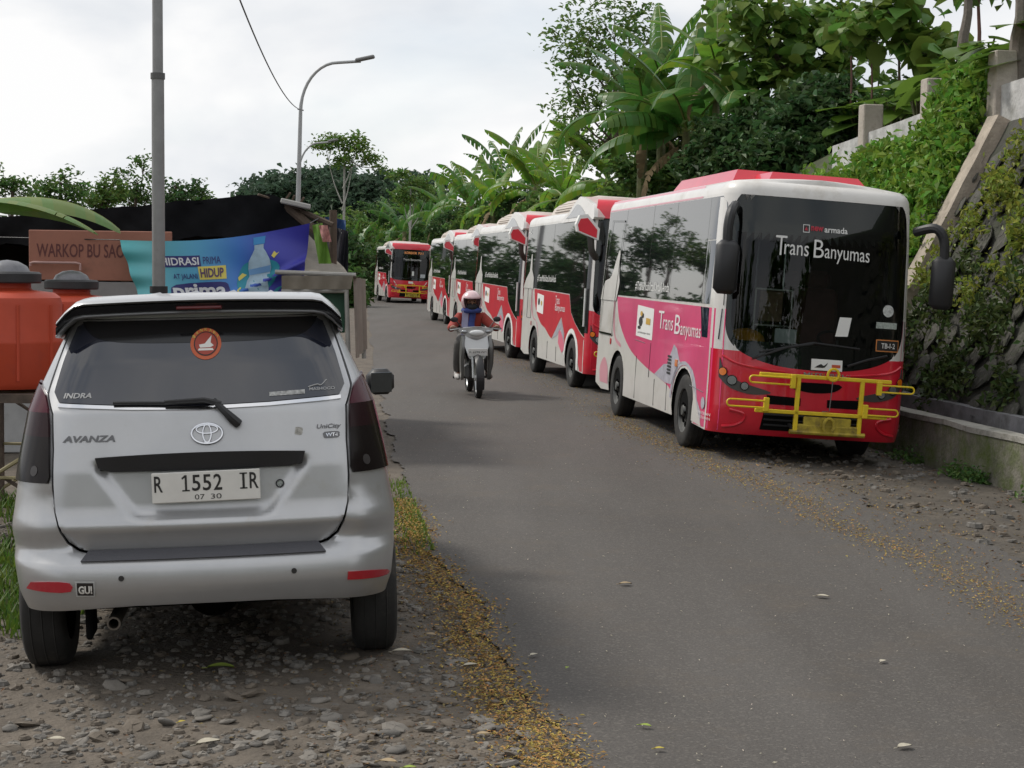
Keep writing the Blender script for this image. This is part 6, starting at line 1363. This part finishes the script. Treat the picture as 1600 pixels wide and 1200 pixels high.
for k, (x, y) in enumerate([(-11.5, 21), (-11, 26), (-11.5, 31), (-10.8, 36), (-11.3, 41), (-10.6, 46), (-11.2, 51)]):
    tree('hedge_shrub', 'dense shrub of the roadside hedge beyond the stall', 'shrub', (x, y, -.3), (x, y, 1.2), .06, [((x, y-1.2, .9), (1.3, 1.5, 1.1)), ((x, y+1.2, 1.0), (1.3, 1.5, 1.2)), ((x, y, 1.7), (1.0, 1.6, .8))], lf_dk, m_barkd, 60, 26, .24, .28, group='shrubs of the roadside hedge')
for k, (x, y, h) in enumerate([(-12, -27, 8.5), (-5.5, -30, 9.5), (1, -28, 9), (7.5, -29, 10), (14, -25, 9), (20, -20, 9)]):
    tree('shade_tree', 'full leafy shade tree closing the road opposite the bus row', 'tree', (x, y, -.3), (x, y, h*.55), .2, [((x-1.4, y, h*.55), (2.2, 1.8, 2.0)), ((x+1.5, y+.3, h*.5), (2.2, 1.8, 2.0)), ((x, y, h*.82), (1.9, 1.8, 1.6)), ((x, y, h*.25), (2.6, 1.6, 1.6))], lf_md, m_barkd, 110, 22, .4, .45, group='shade trees opposite the bus row')
# creepers and weeds on the slope (nobody could count them)
rng = np.random.default_rng(5)
def slope_cover(name, label, zones, m, size, aspect=.6, up=.1, patch_=False, seed_=0):
    C = []
    for (y0_, y1_, t0, t1, n, o0, o1, clump) in zones:
        k = n//clump; yy = rng.uniform(y0_, y1_, k); tt = rng.uniform(t0, t1, k)
        for a, b_ in zip(yy, tt):
            if min(abs(a-v) for v in (15.05, 20.1)) < .30 and b_ < 3.0: continue
            if b_ > float(HH(a))-.30 and t1 < 3.5: continue
            if patch_ and wob(a*1.1+seed_, b_*1.6) < -.02: continue
            p = np.array(slope_pt(a, b_, rng.uniform(o0, o1))); C.append(p+rng.normal(size=(clump, 3))*np.array([.05, .10, .09]))
    C = np.concatenate(C); V, F = leaf_arrays(C, size*(.6+.8*rng.random(len(C))), rng, up, aspect, fold=.2, droop=.6); o = fast_mesh(name, V, F, m); return tag(o, label, 'plants', kind='stuff')
slope_cover('creeper', 'bright green creeper blanketing the slope left of the long concrete rib', [(20.4, 31, .2, 3.15, 15000, .02, .22, 12), (20.4, 24.6, 2.2, 3.1, 3000, .05, .3, 12), (20.6, 22.2, 2.9, 3.9, 2200, .1, .35, 14), (31, 50, .2, 2.3, 5000, .02, .3, 12)], leafmat('creeper_leaf', (.16, .30, .042), .35, .4), .12)
slope_cover('weeds', 'yellow green weeds clinging to the stones right of the long concrete rib', [(15.3, 19.8, 2.2, 3.2, 3600, .04, .25, 30), (15.3, 18.6, 1.1, 2.3, 4200, .04, .28, 34), (18.5, 19.9, 1.2, 2.6, 1300, .03, .2, 24), (12.8, 14.8, 1.5, 3.0, 1500, .03, .2, 25)], leafmat('weed_leaf', (.22, .27, .045), .4, .4), .075, .55, patch_=True)
slope_cover('weeds', 'dark green undergrowth at the foot of the stone slope beside the pink flanked bus', [(16.0, 20, .05, 1.3, 4200, .03, .2, 26), (15.4, 19.5, .3, 1.6, 1500, .03, .15, 20)], leafmat('undergrowth_leaf', (.065, .10, .028), .4, .35), .085, .55, patch_=True, seed_=3)
def blades(C, h, rng, w=.006, lean=.5):
    n = len(C); h = h*(.5+rng.random((n, 1))); a = rng.random(n)*6.283; d = np.stack([np.cos(a), np.sin(a), np.zeros(n)], 1); s = np.stack([-np.sin(a), np.cos(a), np.zeros(n)], 1)*w
    m_ = C+d*h*lean*.3+np.array([0, 0, 1])*h*.6; t = C+d*h*lean+np.array([0, 0, 1])*h
    V = np.stack([C-s, C+s, m_+s*.8, m_-s*.8, m_-s*.8, m_+s*.8, t+s*.1, t-s*.1], 1).reshape(-1, 3); i = np.arange(n)[:, None]*8
    return V, np.concatenate([i+np.array([[0, 1, 2, 3]]), i+np.array([[4, 5, 6, 7]])])
def grass(name, label, fn, n, h, m, w=.006):
    P = []
    while len(P) < n:
        q = fn()
        if q is not None: P.append(q)
    V, F = blades(np.array(P), h, rng, w); return tag(fast_mesh(name, V, F, m), label, 'grass', kind='stuff')
m_gr = leafmat('grass_blade', (.13, .20, .03), .4, .4)
def edge_grass():
    y = rng.uniform(10.4, 14.0); x = float(XL(y))-abs(rng.normal())*.10+.02
    if rng.random() > .25+.75*math.exp(-((y-11.6)/1.0)**2): return None
    return (x, y, gz(x, y))
grass('grass', 'bright green grass tuft strip between the silver car and the road edge', edge_grass, 1100, .032, m_gr)
def left_grass():
    x, y = rng.uniform(-4.6, -2.25), rng.uniform(8.2, 13); 
    if wob(x*2, y*2) < -.15: return None
    return (x, y, gz(x, y))
grass('grass', 'green grass on the verge left of the silver car below the tank rack', left_grass, 7000, .10, leafmat('grass_blade2', (.085, .15, .022), .4, .4), .008)
def far_grass():
    y = rng.uniform(20, 60); x = float(XL(y))-.9-rng.random()*7
    if -6.8 < x < -1 and y < 21.5: return None
    return (x, y, gz(x, y)) if wob(x, y*.7) > -.2 else None
grass('grass', 'rough grass on the wide left verge beyond the stall', far_grass, 14000, .16, MATS['grass_blade2'], .012)
def wall_tuft():
    y = rng.normal(15.2, .9)+.6*(rng.random() < .3); x = float(XW(y))-abs(rng.normal())*.10-.01
    if y < 12.5 or sin(y*4.2) < .1: return None
    return (x, y, gz(x, y))
C = np.array([q for q in (wall_tuft() for _ in range(1500)) if q]); C[:, 2] += np.abs(rng.normal(size=len(C)))*.06
V, F = leaf_arrays(C, .05*(.6+.8*rng.random(len(C))), rng, .3, .55); tag(fast_mesh('weeds', V, F, lf_md), 'small green weeds along the foot of the low mossy wall', 'plants', kind='stuff')
# ------------------------------------------------------------------ stones, litter and fallen leaves
m_peb = [mat('pebble_grey', (.135, .125, .112), .9, var=.35, vscale=20), mat('pebble_brown', (.135, .112, .088), .9, var=.3, vscale=20), mat('pebble_pale', (.185, .168, .146), .9, var=.25, vscale=20)]
rng = np.random.default_rng(21)
ico = []
for k in range(5):
    q = MB(); q.ell((0, 0, 0), (1, 1, 1), 7, 4); V = np.array([v[:] for v in q.V]); s = .75+.5*np.random.default_rng(k).random((len(V), 1)); ico.append((V*s*np.array([1, .8, .5]), q.F))
def free(x, y):
    for cx, cy in ((-2.05, 7.75), (-.58, 7.95)):
        if abs(x-cx) < .16 and abs(y-cy) < .2: return False
    return True
spots = []
while len(spots) < 6500:
    y = 5.5+6.5*rng.random()**1.5; x = float(XL(y))-.06-rng.random()**1.1*(3.0+.12*y)
    if not free(x, y): continue
    spots.append((x, y, min(.058, .010+.009*rng.exponential())))
spots.sort(key=lambda s: -s[2]*(6/s[1])**2)
meshes = []
for k in range(15):
    V, F = ico[k % 5]; me = bpy.data.meshes.new('stone'); me.from_pydata(V.tolist(), [], F); me.materials.append(m_peb[k % 3]); me.polygons.foreach_set('use_smooth', [k % 2 == 0]*len(F)); meshes.append(me)
for (x, y, r_) in spots[:300]:
    o = link(bpy.data.objects.new('stone', meshes[int(rng.integers(15))]), vl); o.location = (x, y, gz(x, y)+r_*.12); o.rotation_euler = (rng.normal()*.25, rng.normal()*.25, rng.random()*6.28); o.scale = (r_*(.8+.5*rng.random()), r_*(.8+.4*rng.random()), r_*.55)
def scatter(pl, name, m, par):
    Vs = []; Fs = []; k = 0
    for (x, y, r_) in pl:
        V, F = ico[int(rng.integers(5))]; a = rng.random()*6.28; c, s = cos(a), sin(a); W = V*r_; W = np.stack([W[:, 0]*c-W[:, 1]*s+x, W[:, 0]*s+W[:, 1]*c+y, W[:, 2]+gz(x, y)+r_*.1], 1); Vs.append(W); Fs.append(np.array(F)+k); k += len(V)
    return tag(fast_mesh(name, np.concatenate(Vs), np.concatenate(Fs), m, par), kind='stuff')
rest = spots[300:]
for k in range(3): scatter(rest[k::3], 'gravel', m_peb[k], vl)
rr = []
while len(rr) < 900:
    y = 7+11*rng.random(); a, b_ = float(XR(y)), float(XW(y)); x = a+(b_-a)*rng.random()
    rr.append((x, y, min(.07, .010+.014*rng.exponential())))
for k in range(2): scatter(rr[k::2], 'gravel', m_peb[k], vr)
def flakes(C, size, rng, flat=.8):
    n = len(C); return leaf_arrays(C, size*(.5+rng.random(n)), rng, flat*3, .45, fold=.12)
m_lit = leafmat('litter_straw', (.38, .255, .075), .45, .1, .9); m_lit2 = leafmat('litter_brown', (.17, .115, .06), .45, .1, .9); m_sp = leafmat('litter_pale', (.42, .38, .30), .35, .1, .9)
def zr(x, y): return gz(x, y)+.016
def band(n, fy, fx): 
    o = []
    for _ in range(n):
        y = fy(); x = fx(y); o.append((x, y, (zr(x, y) if float(XL(y))+.1 < x < float(XR(y))-.1 else max(gz(x, y), 0 if abs(x-float(XL(y))) < .12 else -9)+.012)+.006*rng.random()))
    return np.array(o)
C = band(10000, lambda: 5.3+7.5*rng.random()**1.35, lambda y: float(XL(y))+edge(y)-.05+rng.normal()*.075-.06*rng.exponential()*.8)
V, F = flakes(C, .020, rng); tag(fast_mesh('leaf_litter', V, F, m_lit), 'yellow straw coloured petal litter along the left road edge', 'litter', kind='stuff')
C = band(5200, lambda: 5.3+11*rng.random()**1.2, lambda y: float(XL(y))-.1-rng.exponential()*.6)
V, F = flakes(C, .019, rng); tag(fast_mesh('leaf_litter', V, F, m_lit2), 'brown crumbled leaf litter over the gravel beside the road', 'litter', kind='stuff')
XD = lerpf((6, 3.12), (8.8, 2.78), (11.5, 2.42), (14.5, 2.0), (16.8, 1.62), (20.4, 1.12), (25, .72), (33, -.3), (45, -1.6))
C = np.concatenate([band(6500, lambda: 6.5+14*rng.random(), lambda y: float(XD(y))+rng.normal()*.13+.05*sin(y*2)), band(2600, lambda: 7+12*rng.random(), lambda y: float(XD(y))+rng.normal()*.35+.35), band(2600, lambda: 20+22*rng.random(), lambda y: float(XD(y))+rng.normal()*.22+.1)])
V, F = flakes(C, .018, rng); tag(fast_mesh('leaf_litter', V, F, m_lit), 'yellow petal litter swept in a line across the asphalt past the bus wheels', 'litter', kind='stuff')
C = band(1100, lambda: 8+11*rng.random(), lambda y: (lambda a, b_: a+(b_-a)*rng.random())(float(XR(y))-.4, float(XW(y))))
V, F = flakes(C, .035, rng, .5); tag(fast_mesh('leaf_litter', V, F, m_lit2), 'dead brown leaves on the broken ground beside the low mossy wall', 'litter', kind='stuff')
C = band(1500, lambda: 5.3+20*rng.random()**1.5, lambda y: float(XL(y))+(float(XR(y))-float(XL(y)))*rng.random())
V, F = flakes(C, .013, rng); tag(fast_mesh('leaf_litter', V, F, m_sp), 'pale specks of dry petals strewn over the asphalt', 'litter', kind='stuff')
# single fallen leaves one can pick out
def fallen(px, py, L, col, lab, rot):
    p = on_ground(px, py, .0); z = zr(p.x, p.y) if float(XL(p.y)) < p.x < float(XR(p.y)) else gz(p.x, p.y)+.015
    q = MB(); V = []; n = 6
    for i in range(n+1):
        f = i/n; w = L*.26*sin(pi*f)**.8+.001
        for g in (-1, 0, 1): V.append((L*(f-.5), w*g, .004+.018*L/.06*(abs(g)*.5+.5*sin(pi*f))*.5))
    q.add(V, [(i*3+j, (i+1)*3+j, (i+1)*3+j+1, i*3+j+1) for i in range(n) for j in range(2)]); q.tube([(-L*.5, 0, .006), (-L*.72, L*.05, .004)], .0015, 4)
    o = q.build('fallen_leaf', mat('fallen_'+col, dict(tan=(.36, .27, .16), pale=(.46, .42, .33), yellow=(.45, .36, .05), green=(.25, .33, .05), orange=(.42, .24, .05), brown=(.20, .14, .09))[col], .8, var=.2, vscale=20), None, sharp=None, label=lab, cat='leaf', group='fallen leaves')
    o.matrix_world = Matrix.Translation((p.x, p.y, z)) @ Matrix.Rotation(rot, 4, 'Z')
for px, py, L, col, rot, lab in [(977, 918, .075, 'tan', .2, 'tan fallen leaf alone in the middle of the asphalt'), (1285, 938, .075, 'pale', -.3, 'pale curled fallen leaf on the asphalt in front of the pink flanked bus'), (742, 927, .05, 'orange', 1., 'orange fallen leaf beside the left road edge'), (834, 1030, .05, 'pale', .8, 'small pale fallen leaf near the left road edge'),
    (1413, 1175, .07, 'pale', .5, 'pale ragged fallen leaf on the open asphalt far from both edges'), (1008, 1142, .05, 'green', -.4, 'green fallen leaf on the open asphalt'), (886, 1050, .03, 'green', 1.3, 'tiny green fallen leaf on the asphalt'), (1379, 1040, .05, 'pale', .9, 'pale notched fallen leaf on the asphalt'), (1030, 1178, .04, 'yellow', .1, 'yellow green fallen leaf near the green one'),
    (755, 1146, .06, 'tan', .2, 'tan fallen leaf on the gravel beside the road edge'), (88, 1135, .07, 'pale', .1, 'pale fallen leaf on the gravel behind the left wheel'), (325, 1148, .10, 'pale', .6, 'large pale broken leaf on the gravel behind the car'), (672, 992, .07, 'tan', -.5, 'tan fallen leaf just behind the right rear wheel'), (735, 1040, .07, 'pale', .4, 'pale fallen leaf resting on the yellow litter strip'), (284, 1115, .035, 'yellow', .8, 'yellow fallen leaf on the gravel behind the car'), (606, 1185, .07, 'tan', -.2, 'tan fallen leaf on open gravel away from the car'), (345, 1033, .12, 'green', .1, 'dull green leaf lying in the shadow under the car'), (628, 1015, .09, 'pale', .1, 'crumpled pale leaf touching the right rear tyre'), (640, 1195, .05, 'green', .2, 'green tinged leaf on open gravel away from the car')]:
    fallen(px, py, L, col, lab, rot)
